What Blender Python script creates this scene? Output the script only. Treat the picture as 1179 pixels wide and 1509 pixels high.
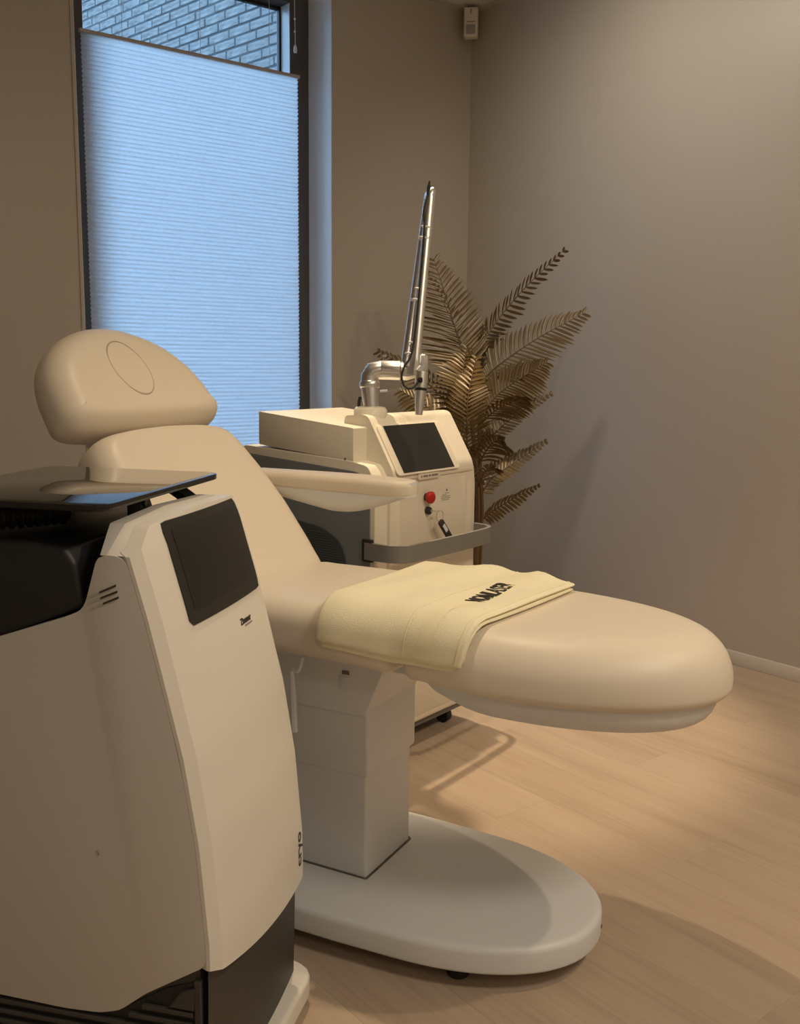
import bpy, bmesh, math, random
import numpy as np
from mathutils import Vector, Matrix

for o in list(bpy.data.objects):
    bpy.data.objects.remove(o)
scene = bpy.context.scene
col = scene.collection
PI = math.pi
R = math.radians

# ------------------------------------------------------------------ camera
F, CX, CY = 1460.0, 589.5, 754.5            # focal length in pixels of the 1179 x 1509 frame
PITCH, ROLL, HEAD, H = R(8.84), R(0.6), R(51.4), 1.2
_h = np.array([math.cos(HEAD), math.sin(HEAD), 0]); _r = np.array([math.sin(HEAD), -math.cos(HEAD), 0]); _z = np.array([0, 0, 1.0])
FW = _h * math.cos(PITCH) - _z * math.sin(PITCH)
_u = _h * math.sin(PITCH) + _z * math.cos(PITCH)
RT = _r * math.cos(ROLL) + _u * math.sin(ROLL)
UP = _u * math.cos(ROLL) - _r * math.sin(ROLL)
CAM = np.array([0, 0, H])
cam_data = bpy.data.cameras.new('camera')
cam = bpy.data.objects.new('camera', cam_data)
col.objects.link(cam)
m3 = Matrix(((RT[0], UP[0], -FW[0]), (RT[1], UP[1], -FW[1]), (RT[2], UP[2], -FW[2])))
cam.matrix_world = Matrix.Translation((0, 0, H)) @ m3.to_4x4()
cam_data.sensor_fit = 'VERTICAL'
cam_data.sensor_height = 24.0
cam_data.lens = F / 1509.0 * 24.0
cam_data.clip_start = 0.02
scene.camera = cam

def ray(x, y): return FW + RT * (x - CX) / F - UP * (y - CY) / F
def at(x, y, dep): return Vector(CAM + ray(x, y) * dep)
def hit(x, y, p0, n):
    r = ray(x, y); n = np.array(n, float); p0 = np.array(p0, float)
    return Vector(CAM + r * ((p0 - CAM) @ n) / (r @ n))
def proj(p):
    d = np.array(p, float) - CAM; k = d @ FW
    return CX + F * (d @ RT) / k, CY - F * (d @ UP) / k, k

# ------------------------------------------------------------------ world, lights, exposure
w = bpy.data.worlds.new('World'); scene.world = w; w.use_nodes = True
bg = w.node_tree.nodes['Background']
bg.inputs['Color'].default_value = (0.40, 0.66, 1.0, 1)
bg.inputs['Strength'].default_value = 6.3
vs = scene.view_settings
vs.view_transform = 'Standard'; vs.look = 'None'; vs.gamma = 1.0; vs.use_curve_mapping = False
vs.exposure = 0.2

CEIL = 2.86
WX, WY = 3.45, 3.80          # right wall plane x, window wall plane y
X0, Y0 = -1.7, -2.2          # the two walls behind the camera
# recessed, tiltable ceiling spots, the last one added to brighten the right wall: (x, y, watts, cone degrees, point on the floor it is tilted to)
SPOTS = [(2.20, 2.73, 165, 48, (2.15, 2.58), .4), (1.32, 1.87, 66, 92, (1.66, 1.05), .9), (2.33, -0.10, 55, 172, (2.3, 0.0), .5),
         (2.45, 2.50, 44, 130, (4.8, 2.60), 1.0)]
WARM = (1.0, 0.77, 0.50)
# two added fill lights built as neutral ceiling panels, unseen behind the camera: (x, y, watts)
FILL_PANELS = [(1.32, -0.73, 24), (-0.48, -1.33, 8)]
FILL_COL = (1.0, 0.89, 0.74)
for x, y, p in FILL_PANELS:
    ad = bpy.data.lights.new('panel', 'AREA'); ad.shape = 'SQUARE'; ad.size = 0.56; ad.energy = p; ad.color = FILL_COL
    ao = bpy.data.objects.new('fill_panel_lamp', ad); col.objects.link(ao); ao.location = (x, y, CEIL - 0.012)
LAMP_OBJECTS = []
for k, (x, y, p, cone, aim, blend) in enumerate(SPOTS):
    ld = bpy.data.lights.new('spot', 'SPOT'); ld.energy = p; ld.color = WARM if k != 3 else (1.0, 0.86, 0.68)
    ld.spot_size = R(cone); ld.spot_blend = blend; ld.shadow_soft_size = 0.025 if k != 3 else 0.06
    lo = bpy.data.objects.new('downlight_lamp', ld); col.objects.link(lo); lo.location = (x, y, CEIL - 0.02)
    lo.rotation_euler = (Vector((aim[0], aim[1], 0)) - Vector((x, y, CEIL))).to_track_quat('-Z', 'Y').to_euler()
    LAMP_OBJECTS.append(lo)

# ------------------------------------------------------------------ materials
def mat(name, c, rough=0.5, metal=0.0, spec=0.5, noise=None, bump=None, coat=0.0, trans=None):
    m = bpy.data.materials.new(name); m.use_nodes = True
    nt = m.node_tree; b = nt.nodes['Principled BSDF']
    b.inputs['Base Color'].default_value = (*c, 1); b.inputs['Roughness'].default_value = rough
    b.inputs['Metallic'].default_value = metal; b.inputs['Specular IOR Level'].default_value = spec
    b.inputs['Coat Weight'].default_value = coat
    tc = nt.nodes.new('ShaderNodeTexCoord')
    if noise:                                     # (scale, amount)
        n = nt.nodes.new('ShaderNodeTexNoise'); n.inputs['Scale'].default_value = noise[0]; n.inputs['Detail'].default_value = 3
        nt.links.new(tc.outputs['Object'], n.inputs['Vector'])
        mx = nt.nodes.new('ShaderNodeMix'); mx.data_type = 'RGBA'
        a = noise[1]
        mx.inputs['A'].default_value = (*[v * (1 - a) for v in c], 1); mx.inputs['B'].default_value = (*[min(1, v * (1 + a)) for v in c], 1)
        nt.links.new(n.outputs['Fac'], mx.inputs['Factor']); nt.links.new(mx.outputs['Result'], b.inputs['Base Color'])
    if bump:                                      # (scale, strength, distance)
        n2 = nt.nodes.new('ShaderNodeTexNoise'); n2.inputs['Scale'].default_value = bump[0]; n2.inputs['Detail'].default_value = 4
        nt.links.new(tc.outputs['Object'], n2.inputs['Vector'])
        bp = nt.nodes.new('ShaderNodeBump'); bp.inputs['Strength'].default_value = bump[1]; bp.inputs['Distance'].default_value = bump[2]
        nt.links.new(n2.outputs['Fac'], bp.inputs['Height']); nt.links.new(bp.outputs['Normal'], b.inputs['Normal'])
    return m

M = {}
M['wall'] = mat('wall paint', (0.475, 0.435, 0.375), 0.42, bump=(260, 0.2, 0.0006), noise=(1.3, 0.02), spec=0.55)
M['ceiling'] = mat('ceiling tile', (0.62, 0.60, 0.56), 0.9, bump=(400, 0.3, 0.0006))
M['trim_metal'] = mat('ceiling trim', (0.5, 0.48, 0.44), 0.5)
M['base'] = mat('baseboard', (0.66, 0.60, 0.52), 0.5, noise=(14, 0.05))
M['reveal'] = mat('reveal paint', (0.86, 0.87, 0.86), 0.5)
M['frame'] = mat('window frame grey', (0.085, 0.08, 0.075), 0.42)
M['bead_white'] = mat('glazing bead', (0.62, 0.68, 0.72), 0.35)
M['gasket'] = mat('gasket', (0.01, 0.01, 0.012), 0.6)
M['leather'] = mat('cream leatherette', (0.74, 0.665, 0.555), 0.42, bump=(900, 0.06, 0.0003), spec=0.4)
M['bedgrey'] = mat('bed enamel', (0.73, 0.74, 0.745), 0.42, bump=(700, 0.05, 0.0002))
M['bedgrey_top'] = mat('bed base enamel', (0.70, 0.72, 0.735), 0.45, bump=(700, 0.06, 0.0002))
M['slot'] = mat('slot', (0.16, 0.155, 0.15), 0.6)
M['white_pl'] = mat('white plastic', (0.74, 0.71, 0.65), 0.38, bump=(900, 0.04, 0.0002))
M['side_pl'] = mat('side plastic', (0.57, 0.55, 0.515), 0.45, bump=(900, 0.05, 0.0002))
M['dark_pl'] = mat('charcoal plastic', (0.04, 0.038, 0.033), 0.5, bump=(700, 0.1, 0.0003))
M['black_pl'] = mat('black plastic', (0.010, 0.011, 0.013), 0.5, bump=(500, 0.1, 0.0004))
M['rubber'] = mat('black rubber', (0.012, 0.012, 0.012), 0.65)
M['screen'] = mat('screen glass', (0.018, 0.018, 0.017), 0.14, spec=0.5)
M['screen_in'] = mat('screen display', (0.010, 0.010, 0.011), 0.2)
M['ink'] = mat('print ink', (0.03, 0.027, 0.025), 0.6)
M['ink_soft'] = mat('soft print ink', (0.23, 0.21, 0.19), 0.6)
M['laser_pl'] = mat('ivory plastic', (0.77, 0.715, 0.60), 0.36, bump=(900, 0.04, 0.0002))
M['laser_grey'] = mat('blue grey panel', (0.19, 0.215, 0.235), 0.5, bump=(800, 0.06, 0.0002))
M['laser_dark'] = mat('dark vent', (0.05, 0.065, 0.075), 0.7)
M['laser_rib'] = mat('vent rib', (0.085, 0.10, 0.11), 0.7)
M['bar'] = mat('grey bar', (0.26, 0.255, 0.245), 0.4, metal=0.3)
M['steel'] = mat('brushed aluminium', (0.76, 0.76, 0.76), 0.30, metal=1.0)
M['steel2'] = mat('satin aluminium', (0.72, 0.71, 0.69), 0.34, metal=1.0)
M['clip'] = mat('clear clip', (0.72, 0.74, 0.75), 0.2)
M['red'] = mat('red button', (0.42, 0.012, 0.010), 0.35)
M['chrome'] = mat('chrome', (0.8, 0.8, 0.78), 0.12, metal=1.0)
M['gold_leaf'] = mat('golden palm leaf', (0.10, 0.06, 0.014), 0.40, metal=0.15, noise=(6, 0.3), spec=0.5)
M['gold_stem'] = mat('golden palm stem', (0.10, 0.048, 0.012), 0.5, metal=0.1, noise=(20, 0.3))
M['pot'] = mat('pot', (0.05, 0.045, 0.04), 0.6)
M['towel'] = mat('cream terry', (0.88, 0.825, 0.61), 0.95, bump=(420, 0.55, 0.0016), noise=(30, 0.03), spec=0.1)
M['towel_hem'] = mat('cream towel border', (0.88, 0.815, 0.58), 0.85, bump=(900, 0.2, 0.0006), spec=0.1)
M['sensor'] = mat('sensor white', (0.72, 0.68, 0.60), 0.45)
M['sensor_lens'] = mat('sensor lens', (0.34, 0.33, 0.31), 0.35)
M['cord'] = mat('cord white', (0.75, 0.78, 0.8), 0.6)
M['mortar'] = mat('dark mortar', (0.035, 0.04, 0.045), 0.9)
M['paving'] = mat('paving', (0.25, 0.25, 0.25), 0.9, noise=(3, 0.2))
M['lampface'] = None

def brick_mat():
    m = mat('grey brick', (0.19, 0.20, 0.205), 0.85, bump=(60, 0.6, 0.004))
    nt = m.node_tree; b = nt.nodes['Principled BSDF']
    oi = nt.nodes.new('ShaderNodeObjectInfo'); tc = nt.nodes.new('ShaderNodeTexCoord')
    mp = nt.nodes.new('ShaderNodeMapping'); mp.inputs['Rotation'].default_value = (0.4, 0.7, 0.9); mp.inputs['Scale'].default_value = (14, 14, 50)
    n = nt.nodes.new('ShaderNodeTexNoise'); n.inputs['Scale'].default_value = 1.0; n.inputs['Detail'].default_value = 3
    nt.links.new(tc.outputs['Object'], mp.inputs['Vector'])
    ad = nt.nodes.new('ShaderNodeVectorMath'); ad.operation = 'ADD'
    nt.links.new(mp.outputs['Vector'], ad.inputs[0]); nt.links.new(oi.outputs['Location'], ad.inputs[1]); nt.links.new(ad.outputs[0], n.inputs['Vector'])
    cr = nt.nodes.new('ShaderNodeValToRGB')
    cr.color_ramp.elements[0].position = 0.32; cr.color_ramp.elements[0].color = (0.065, 0.066, 0.066, 1)
    cr.color_ramp.elements[1].position = 0.68; cr.color_ramp.elements[1].color = (0.16, 0.16, 0.155, 1)
    nt.links.new(n.outputs['Fac'], cr.inputs['Fac']); nt.links.new(cr.outputs['Color'], b.inputs['Base Color'])
    return m
M['brick'] = brick_mat()

def floor_mat():
    m = mat('oak vinyl plank', (0.5, 0.36, 0.25), 0.5, spec=0.35)
    nt = m.node_tree; b = nt.nodes['Principled BSDF']
    oi = nt.nodes.new('ShaderNodeObjectInfo'); tc = nt.nodes.new('ShaderNodeTexCoord')
    off = nt.nodes.new('ShaderNodeVectorMath'); off.operation = 'MULTIPLY_ADD'
    cmb = nt.nodes.new('ShaderNodeCombineXYZ')
    nt.links.new(oi.outputs['Random'], cmb.inputs[0]); nt.links.new(oi.outputs['Random'], cmb.inputs[1]); nt.links.new(oi.outputs['Random'], cmb.inputs[2])
    off.inputs[1].default_value = (37.0, 91.0, 53.0)
    nt.links.new(cmb.outputs[0], off.inputs[0]); nt.links.new(tc.outputs['Object'], off.inputs[2])
    def streak(sx, sy, det):
        mp = nt.nodes.new('ShaderNodeMapping'); mp.inputs['Scale'].default_value = (sx, sy, 1)
        n = nt.nodes.new('ShaderNodeTexNoise'); n.inputs['Scale'].default_value = 1; n.inputs['Detail'].default_value = det
        nt.links.new(off.outputs[0], mp.inputs['Vector']); nt.links.new(mp.outputs[0], n.inputs['Vector']); return n
    n1 = streak(16, 1.6, 4); n2 = streak(110, 3.5, 2)
    ad = nt.nodes.new('ShaderNodeMath'); ad.operation = 'MULTIPLY_ADD'; ad.inputs[1].default_value = 0.45
    nt.links.new(n2.outputs['Fac'], ad.inputs[0]); 
    sc = nt.nodes.new('ShaderNodeMath'); sc.operation = 'MULTIPLY'; sc.inputs[1].default_value = 0.65
    nt.links.new(n1.outputs['Fac'], sc.inputs[0]); nt.links.new(sc.outputs[0], ad.inputs[2])
    rv = nt.nodes.new('ShaderNodeMath'); rv.operation = 'MULTIPLY_ADD'; rv.inputs[1].default_value = 0.10; rv.inputs[2].default_value = -0.05
    nt.links.new(oi.outputs['Random'], rv.inputs[0])
    a2 = nt.nodes.new('ShaderNodeMath'); a2.operation = 'ADD'; nt.links.new(ad.outputs[0], a2.inputs[0]); nt.links.new(rv.outputs[0], a2.inputs[1])
    cr = nt.nodes.new('ShaderNodeValToRGB')
    e = cr.color_ramp.elements
    e[0].position = 0.25; e[0].color = (0.375, 0.28, 0.20, 1)
    e[1].position = 0.82; e[1].color = (0.52, 0.41, 0.31, 1)
    k = e.new(0.5); k.color = (0.455, 0.35, 0.26, 1)
    nt.links.new(a2.outputs[0], cr.inputs['Fac']); nt.links.new(cr.outputs['Color'], b.inputs['Base Color'])
    bp = nt.nodes.new('ShaderNodeBump'); bp.inputs['Strength'].default_value = 0.12; bp.inputs['Distance'].default_value = 0.0006
    nt.links.new(n2.outputs['Fac'], bp.inputs['Height']); nt.links.new(bp.outputs['Normal'], b.inputs['Normal'])
    return m
M['floor'] = floor_mat()

def glass_mat(name, tint, refl=1.0):
    m = bpy.data.materials.new(name); m.use_nodes = True; nt = m.node_tree; nt.nodes.clear()
    out = nt.nodes.new('ShaderNodeOutputMaterial'); mx = nt.nodes.new('ShaderNodeMixShader')
    tr = nt.nodes.new('ShaderNodeBsdfTransparent'); gl = nt.nodes.new('ShaderNodeBsdfGlossy'); fr = nt.nodes.new('ShaderNodeFresnel')
    tr.inputs['Color'].default_value = (*tint, 1); gl.inputs['Roughness'].default_value = 0.01; fr.inputs['IOR'].default_value = 1.5
    nt.links.new(fr.outputs[0], mx.inputs[0]); nt.links.new(tr.outputs[0], mx.inputs[1]); nt.links.new(gl.outputs[0], mx.inputs[2]); nt.links.new(mx.outputs[0], out.inputs[0])
    return m
M['glass'] = glass_mat('window glass', (0.92, 0.95, 0.96))

def smoked_mat():
    m = mat('smoked glass', (0.012, 0.011, 0.010), 0.035, spec=0.5)
    b = m.node_tree.nodes['Principled BSDF']; b.inputs['IOR'].default_value = 1.45
    return m
M['smoked'] = smoked_mat()

def blind_mat():
    m = bpy.data.materials.new('pleated blind fabric'); m.use_nodes = True; nt = m.node_tree; nt.nodes.clear()
    out = nt.nodes.new('ShaderNodeOutputMaterial'); mx = nt.nodes.new('ShaderNodeMixShader'); mx.inputs[0].default_value = 0.80
    d = nt.nodes.new('ShaderNodeBsdfDiffuse'); t = nt.nodes.new('ShaderNodeBsdfTranslucent')
    tc = nt.nodes.new('ShaderNodeTexCoord'); n = nt.nodes.new('ShaderNodeTexNoise'); n.inputs['Scale'].default_value = 90
    nt.links.new(tc.outputs['Object'], n.inputs['Vector'])
    cr = nt.nodes.new('ShaderNodeValToRGB'); cr.color_ramp.elements[0].color = (0.80, 0.83, 0.86, 1); cr.color_ramp.elements[1].color = (0.92, 0.95, 0.98, 1)
    nt.links.new(n.outputs['Fac'], cr.inputs['Fac'])
    nt.links.new(cr.outputs['Color'], d.inputs['Color']); nt.links.new(cr.outputs['Color'], t.inputs['Color'])
    nt.links.new(d.outputs[0], mx.inputs[1]); nt.links.new(t.outputs[0], mx.inputs[2]); nt.links.new(mx.outputs[0], out.inputs[0])
    return m
M['blind'] = blind_mat()

# ------------------------------------------------------------------ mesh helpers
def mesh_obj(name, verts, faces, m, parent=None, smooth=40, loc=None, rotz=None):
    me = bpy.data.meshes.new(name); me.from_pydata([tuple(v) for v in verts], [], faces); me.update()
    return finish(name, me, m, parent, smooth, loc, rotz)
def finish(name, me, m, parent=None, smooth=40, loc=None, rotz=None):
    bm = bmesh.new(); bm.from_mesh(me); bmesh.ops.recalc_face_normals(bm, faces=bm.faces); bm.to_mesh(me); bm.free()
    if m: me.materials.append(M[m] if isinstance(m, str) else m)
    if smooth:
        me.polygons.foreach_set('use_smooth', [True] * len(me.polygons))
        me.set_sharp_from_angle(angle=R(smooth))
    o = bpy.data.objects.new(name, me); col.objects.link(o)
    if parent: o.parent = parent
    if loc: o.location = loc
    if rotz is not None: o.rotation_euler = (0, 0, rotz)
    return o
def bm_obj(name, bm, m, parent=None, smooth=40, loc=None, rotz=None):
    me = bpy.data.meshes.new(name); bm.to_mesh(me); bm.free(); return finish(name, me, m, parent, smooth, loc, rotz)
def empty(name, loc, rotz=0.0):
    o = bpy.data.objects.new(name, None); col.objects.link(o); o.location = loc; o.rotation_euler = (0, 0, rotz); o.empty_display_size = 0.1; return o
def tag(o, label, cat=None, group=None, kind=None):
    if label: o['label'] = label
    if cat: o['category'] = cat
    if group: o['group'] = group
    if kind: o['kind'] = kind
    return o
def struct(o, label=None):
    o['kind'] = 'structure'
    if label: o['label'] = label
    return o
def box(x0, x1, y0, y1, z0, z1, bev=0.0, seg=2):
    bm = bmesh.new()
    v = [bm.verts.new(p) for p in ((x0,y0,z0),(x1,y0,z0),(x1,y1,z0),(x0,y1,z0),(x0,y0,z1),(x1,y0,z1),(x1,y1,z1),(x0,y1,z1))]
    for f in ((0,3,2,1),(4,5,6,7),(0,1,5,4),(1,2,6,5),(2,3,7,6),(3,0,4,7)): bm.faces.new([v[i] for i in f])
    if bev: bmesh.ops.bevel(bm, geom=list(bm.edges), offset=bev, segments=seg, affect='EDGES', profile=0.5, clamp_overlap=True)
    return bm
def prism(poly, fn, h0, h1, bev=0.0, seg=3, bev_filter=None):
    """polygon (a, b) extruded from h0 to h1; fn(a, b, h) gives the point"""
    bm = bmesh.new(); n = len(poly)
    lo = [bm.verts.new(fn(a, b, h0)) for a, b in poly]; hi = [bm.verts.new(fn(a, b, h1)) for a, b in poly]
    bm.faces.new(lo[::-1]); bm.faces.new(hi)
    for i in range(n): bm.faces.new((lo[i], lo[(i+1) % n], hi[(i+1) % n], hi[i]))
    if bev:
        es = list(bm.edges)
        if bev_filter: es = [e for e in es if bev_filter(e)]
        bmesh.ops.recalc_face_normals(bm, faces=bm.faces)
        bmesh.ops.bevel(bm, geom=es, offset=bev, segments=seg, affect='EDGES', profile=0.5, clamp_overlap=True)
    return bm
def round_poly(pts, rad, seg=6):
    """corner-rounded polygon; rad a number or a list"""
    out = []; n = len(pts)
    for i in range(n):
        p = Vector(pts[i]).to_2d(); a = Vector(pts[i-1]).to_2d(); b = Vector(pts[(i+1) % n]).to_2d()
        r = rad[i] if isinstance(rad, (list, tuple)) else rad
        if r <= 0: out.append((p.x, p.y)); continue
        d1 = (a - p); d2 = (b - p); l = min(r, d1.length * .49, d2.length * .49)
        q1 = p + d1.normalized() * l; q2 = p + d2.normalized() * l
        for k in range(seg + 1):
            t = k / seg; v = q1 * (1-t)**2 + p * 2 * t * (1-t) + q2 * t * t; out.append((v.x, v.y))
    return out
def catmull(pts, n, closed=False):
    P = [Vector(p) for p in pts]; out = []; L = len(P)
    segs = L if closed else L - 1
    for i in range(segs):
        p0 = P[(i-1) % L] if closed or i > 0 else P[0] * 2 - P[1]
        p1 = P[i]; p2 = P[(i+1) % L]
        p3 = P[(i+2) % L] if closed or i + 2 < L else P[-1] * 2 - P[-2]
        for k in range(n):
            t = k / n
            out.append(0.5 * ((2*p1) + (p2-p0)*t + (2*p0-5*p1+4*p2-p3)*t*t + (3*p1-p0-3*p2+p3)*t**3))
    if not closed: out.append(P[-1])
    return out
def tube(pts, rad, seg=10, cap=True):
    """verts, faces of a tube along pts; rad number or list"""
    P = [Vector(p) for p in pts]; n = len(P); V = []; Fc = []
    rr = rad if isinstance(rad, (list, tuple)) else [rad] * n
    t0 = (P[1]-P[0]).normalized(); ref = Vector((0,0,1)) if abs(t0.z) < .9 else Vector((1,0,0))
    nx = (ref - t0 * ref.dot(t0)).normalized()
    for i in range(n):
        t = (P[min(i+1, n-1)] - P[max(i-1, 0)]).normalized()
        nx = (nx - t * nx.dot(t)).normalized(); ny = t.cross(nx)
        for k in range(seg):
            a = 2*PI*k/seg; V.append(P[i] + (nx*math.cos(a) + ny*math.sin(a)) * rr[i])
    for i in range(n-1):
        for k in range(seg):
            Fc.append((i*seg+k, i*seg+(k+1) % seg, (i+1)*seg+(k+1) % seg, (i+1)*seg+k))
    if cap: Fc.append(tuple(range(seg))[::-1]); Fc.append(tuple((n-1)*seg+k for k in range(seg)))
    return V, Fc
def tube_obj(name, pts, rad, m, parent=None, seg=10, smooth=40):
    v, f = tube(pts, rad, seg); return mesh_obj(name, v, f, m, parent, smooth)
def strip(pts, wide, thick, m, name, parent=None, up=Vector((0,0,1)), bev=0):
    """flat bar with rectangular section along pts (height 'wide' along up, thickness sideways)"""
    P = [Vector(p) for p in pts]; n = len(P); V = []; Fc = []
    for i in range(n):
        t = (P[min(i+1,n-1)] - P[max(i-1,0)]).normalized(); s = t.cross(up).normalized()
        for a, b in ((-1,-1),(1,-1),(1,1),(-1,1)): V.append(P[i] + s*a*thick/2 + up*b*wide/2)
    for i in range(n-1):
        for k in range(4): Fc.append((i*4+k, i*4+(k+1) % 4, (i+1)*4+(k+1) % 4, (i+1)*4+k))
    Fc.append((3,2,1,0)); Fc.append(tuple((n-1)*4+k for k in range(4)))
    return mesh_obj(name, V, Fc, m, parent, 30)
def lathe(prof, seg=24, axis='z'):
    V = []; Fc = []
    for r, z in prof:
        for k in range(seg):
            a = 2*PI*k/seg; V.append(Vector((r*math.cos(a), r*math.sin(a), z)))
    n = len(prof)
    for i in range(n-1):
        for k in range(seg): Fc.append((i*seg+k, i*seg+(k+1) % seg, (i+1)*seg+(k+1) % seg, (i+1)*seg+k))
    Fc.append(tuple(range(seg))[::-1]); Fc.append(tuple((n-1)*seg+k for k in range(seg)))
    return V, Fc
def resample(poly, n):
    P = [Vector(p).to_2d() for p in poly]; L = [0]
    for i in range(len(P)): L.append(L[-1] + (P[(i+1) % len(P)] - P[i]).length)
    out = []; j = 0
    for k in range(n):
        s = L[-1] * k / n
        while L[j+1] < s: j += 1
        t = (s - L[j]) / max(1e-9, L[j+1]-L[j]); out.append(P[j].lerp(P[(j+1) % len(P)], t))
    return out
def pad(outline, h0, h1, rt, rb, fn, crown=0.0, n=96, steps=6, bulge=0.0, dent=None, smooth_n=24, tight=None):
    """upholstered pad: closed outline (a,b), from height h0 to h1 with rounded edges rt (top) and rb (bottom)"""
    P = resample(outline, n)
    area = sum(P[i].x*P[(i+1) % n].y - P[(i+1) % n].x*P[i].y for i in range(n))
    if area < 0: P = P[::-1]
    N = []
    for i in range(n):
        t = (P[(i+1) % n] - P[i-1]).normalized(); N.append(Vector((t.y, -t.x)))
    for _ in range(smooth_n): N = [N[i]*.5 + (N[i-1] + N[(i+1) % n])*.25 for i in range(n)]
    c = sum(P, Vector((0,0))) / n
    if tight:                                     # sides where the cushion meets its neighbour are rounded less
        wt = [tight(p.x, p.y) for p in P]
        for _ in range(30): wt = [wt[i]*.5 + (wt[i-1] + wt[(i+1) % n])*.25 for i in range(n)]
        N = [N[i]*wt[i] for i in range(n)]
    rings = []
    def ring(ins, h): rings.append([(P[i].x - N[i].x*ins, P[i].y - N[i].y*ins, h) for i in range(n)])
    def inner(ins, f, h): 
        rings.append([(c.x + (P[i].x - N[i].x*ins - c.x)*f, c.y + (P[i].y - N[i].y*ins - c.y)*f, h) for i in range(n)])
    inner(rb, .05, h0); inner(rb, .6, h0)
    for k in range(steps+1):
        a = PI/2*k/steps; ring(rb*(1-math.sin(a)), h0 + rb*(1-math.cos(a)))
    if bulge: ring(-bulge, (h0+rb+h1-rt)/2)
    for k in range(steps+1):
        a = PI/2*k/steps; ring(rt*(1-math.cos(a)), h1 - rt + rt*math.sin(a))
    for f in (.94, .86, .75, .62, .48, .34, .2, .04): inner(rt, f, -1000 - f)
    V = []; Fc = []
    as_ = [p.x for p in P]; bs_ = [p.y for p in P]; ac = (max(as_)+min(as_))/2; bc = (max(bs_)+min(bs_))/2; am = (max(as_)-min(as_))/2; bm_ = (max(bs_)-min(bs_))/2
    for rg in rings:
        for a, b, h in rg:
            if h < -900:
                fq = -1000 - h; h = h1 + crown*(1-fq**4)*(1-((a-ac)/am)**2)*(1-((b-bc)/bm_)**2)
            if dent: h = h + dent(a, b, h)
            V.append(fn(a, b, h))
    for i in range(len(rings)-1):
        for k in range(n): Fc.append((i*n+k, i*n+(k+1) % n, (i+1)*n+(k+1) % n, (i+1)*n+k))
    Fc.append(tuple(range(n))[::-1]); Fc.append(tuple((len(rings)-1)*n+k for k in range(n)))
    return V, Fc
def text_mesh(body, size, extr, fn, name, m, parent, shear=0.0, align='CENTER', sx=1.0, bold=0.0):
    cu = bpy.data.curves.new(name, 'FONT'); cu.body = body; cu.size = size; cu.extrude = extr; cu.align_x = align; cu.align_y = 'CENTER'
    cu.shear = shear; cu.offset = bold; cu.resolution_u = 3
    o = bpy.data.objects.new(name, cu); col.objects.link(o)
    dg = bpy.context.evaluated_depsgraph_get(); me = bpy.data.meshes.new_from_object(o.evaluated_get(dg))
    bpy.data.objects.remove(o); bpy.data.curves.remove(cu)
    for v in me.vertices: v.co = fn(v.co.x*sx, v.co.y, v.co.z)
    return finish(name, me, m, parent, 0)
I3 = lambda a, b, h: Vector((a, b, h))

# ------------------------------------------------------------------ room shell
fl = struct(mesh_obj('floor', [(X0,Y0,-.006),(WX,Y0,-.006),(WX,WY,-.006),(X0,WY,-.006),(X0,Y0,-.2),(WX,Y0,-.2),(WX,WY,-.2),(X0,WY,-.2)],
    [(0,1,2,3),(7,6,5,4),(0,4,5,1),(1,5,6,2),(2,6,7,3),(3,7,4,0)], 'slot', None, 0), 'light oak plank floor')
rnd = random.Random(4)
PWID, PLEN = 0.19, 1.32
pl_mesh = {}
def plank(x, y0, y1):
    key = round(y1 - y0, 3)
    if key not in pl_mesh:
        bm = box(-PWID/2+.0001, PWID/2-.0001, 0.0001, key-.0001, -.006, 0, 0.0004, 1)
        me = bpy.data.meshes.new('plank'); bm.to_mesh(me); bm.free(); me.materials.append(M['floor']); pl_mesh[key] = me
    o = bpy.data.objects.new('plank', pl_mesh[key]); col.objects.link(o); o.parent = fl; o.location = (x, y0, 0)
k = 0
x = WX - PWID/2
while x > X0 - PWID/2:
    if x - PWID/2 < X0: break
    y = Y0; first = True; offs = [0.44, 0.88, 1.32][k % 3]
    while y < WY - 0.01:
        ln = offs if first else PLEN
        y1 = min(WY, y + ln); plank(x, y, y1); y = y1; first = False
    x -= PWID; k += 1

def shell(name, bms, m, lab=None):
    o = bm_obj(name, bms, m, None, 0); return struct(o, lab)
def merge(list_of_bm):
    out = bmesh.new()
    for b in list_of_bm:
        me = bpy.data.meshes.new('t'); b.to_mesh(me); b.free(); out.from_mesh(me); bpy.data.meshes.remove(me)
    return out
shell('wall_right', box(WX, WX+.2, Y0-.2, WY+.35, -.2, CEIL+.2), 'wall', 'plain greige painted wall')
shell('wall_left', box(X0-.2, X0, Y0-.2, WY+.35, -.2, CEIL+.2), 'wall')
shell('wall_front', box(X0, WX, Y0-.2, Y0, -.2, CEIL+.2), 'wall')
OX0, OX1, OZ0, OZ1 = 1.468, 2.622, 0.10, 2.84      # window opening
shell('wall_back', merge([box(X0, OX0, WY, WY+.30, -.2, CEIL+.2), box(OX1, WX, WY, WY+.30, -.2, CEIL+.2),
    box(OX0, OX1, WY, WY+.30, -.2, OZ0), box(OX0, OX1, WY, WY+.30, OZ1, CEIL+.2)]), 'wall', 'greige painted wall with the tall window')
ce = struct(bm_obj('ceiling', box(X0, WX, Y0, WY, CEIL+.004, CEIL+.2), 'slot', None, 0), 'pale tiled ceiling')
TS = 0.6
tile_me = bpy.data.meshes.new('tile'); b_ = box(-TS/2+.001, TS/2-.001, -TS/2+.001, TS/2-.001, CEIL, CEIL+.004, 0.0015, 1); b_.to_mesh(tile_me); b_.free(); tile_me.materials.append(M['ceiling'])
nx_, ny_ = 9, 10
spot_holes = [(a, b) for a, b, *_ in SPOTS]
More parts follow.
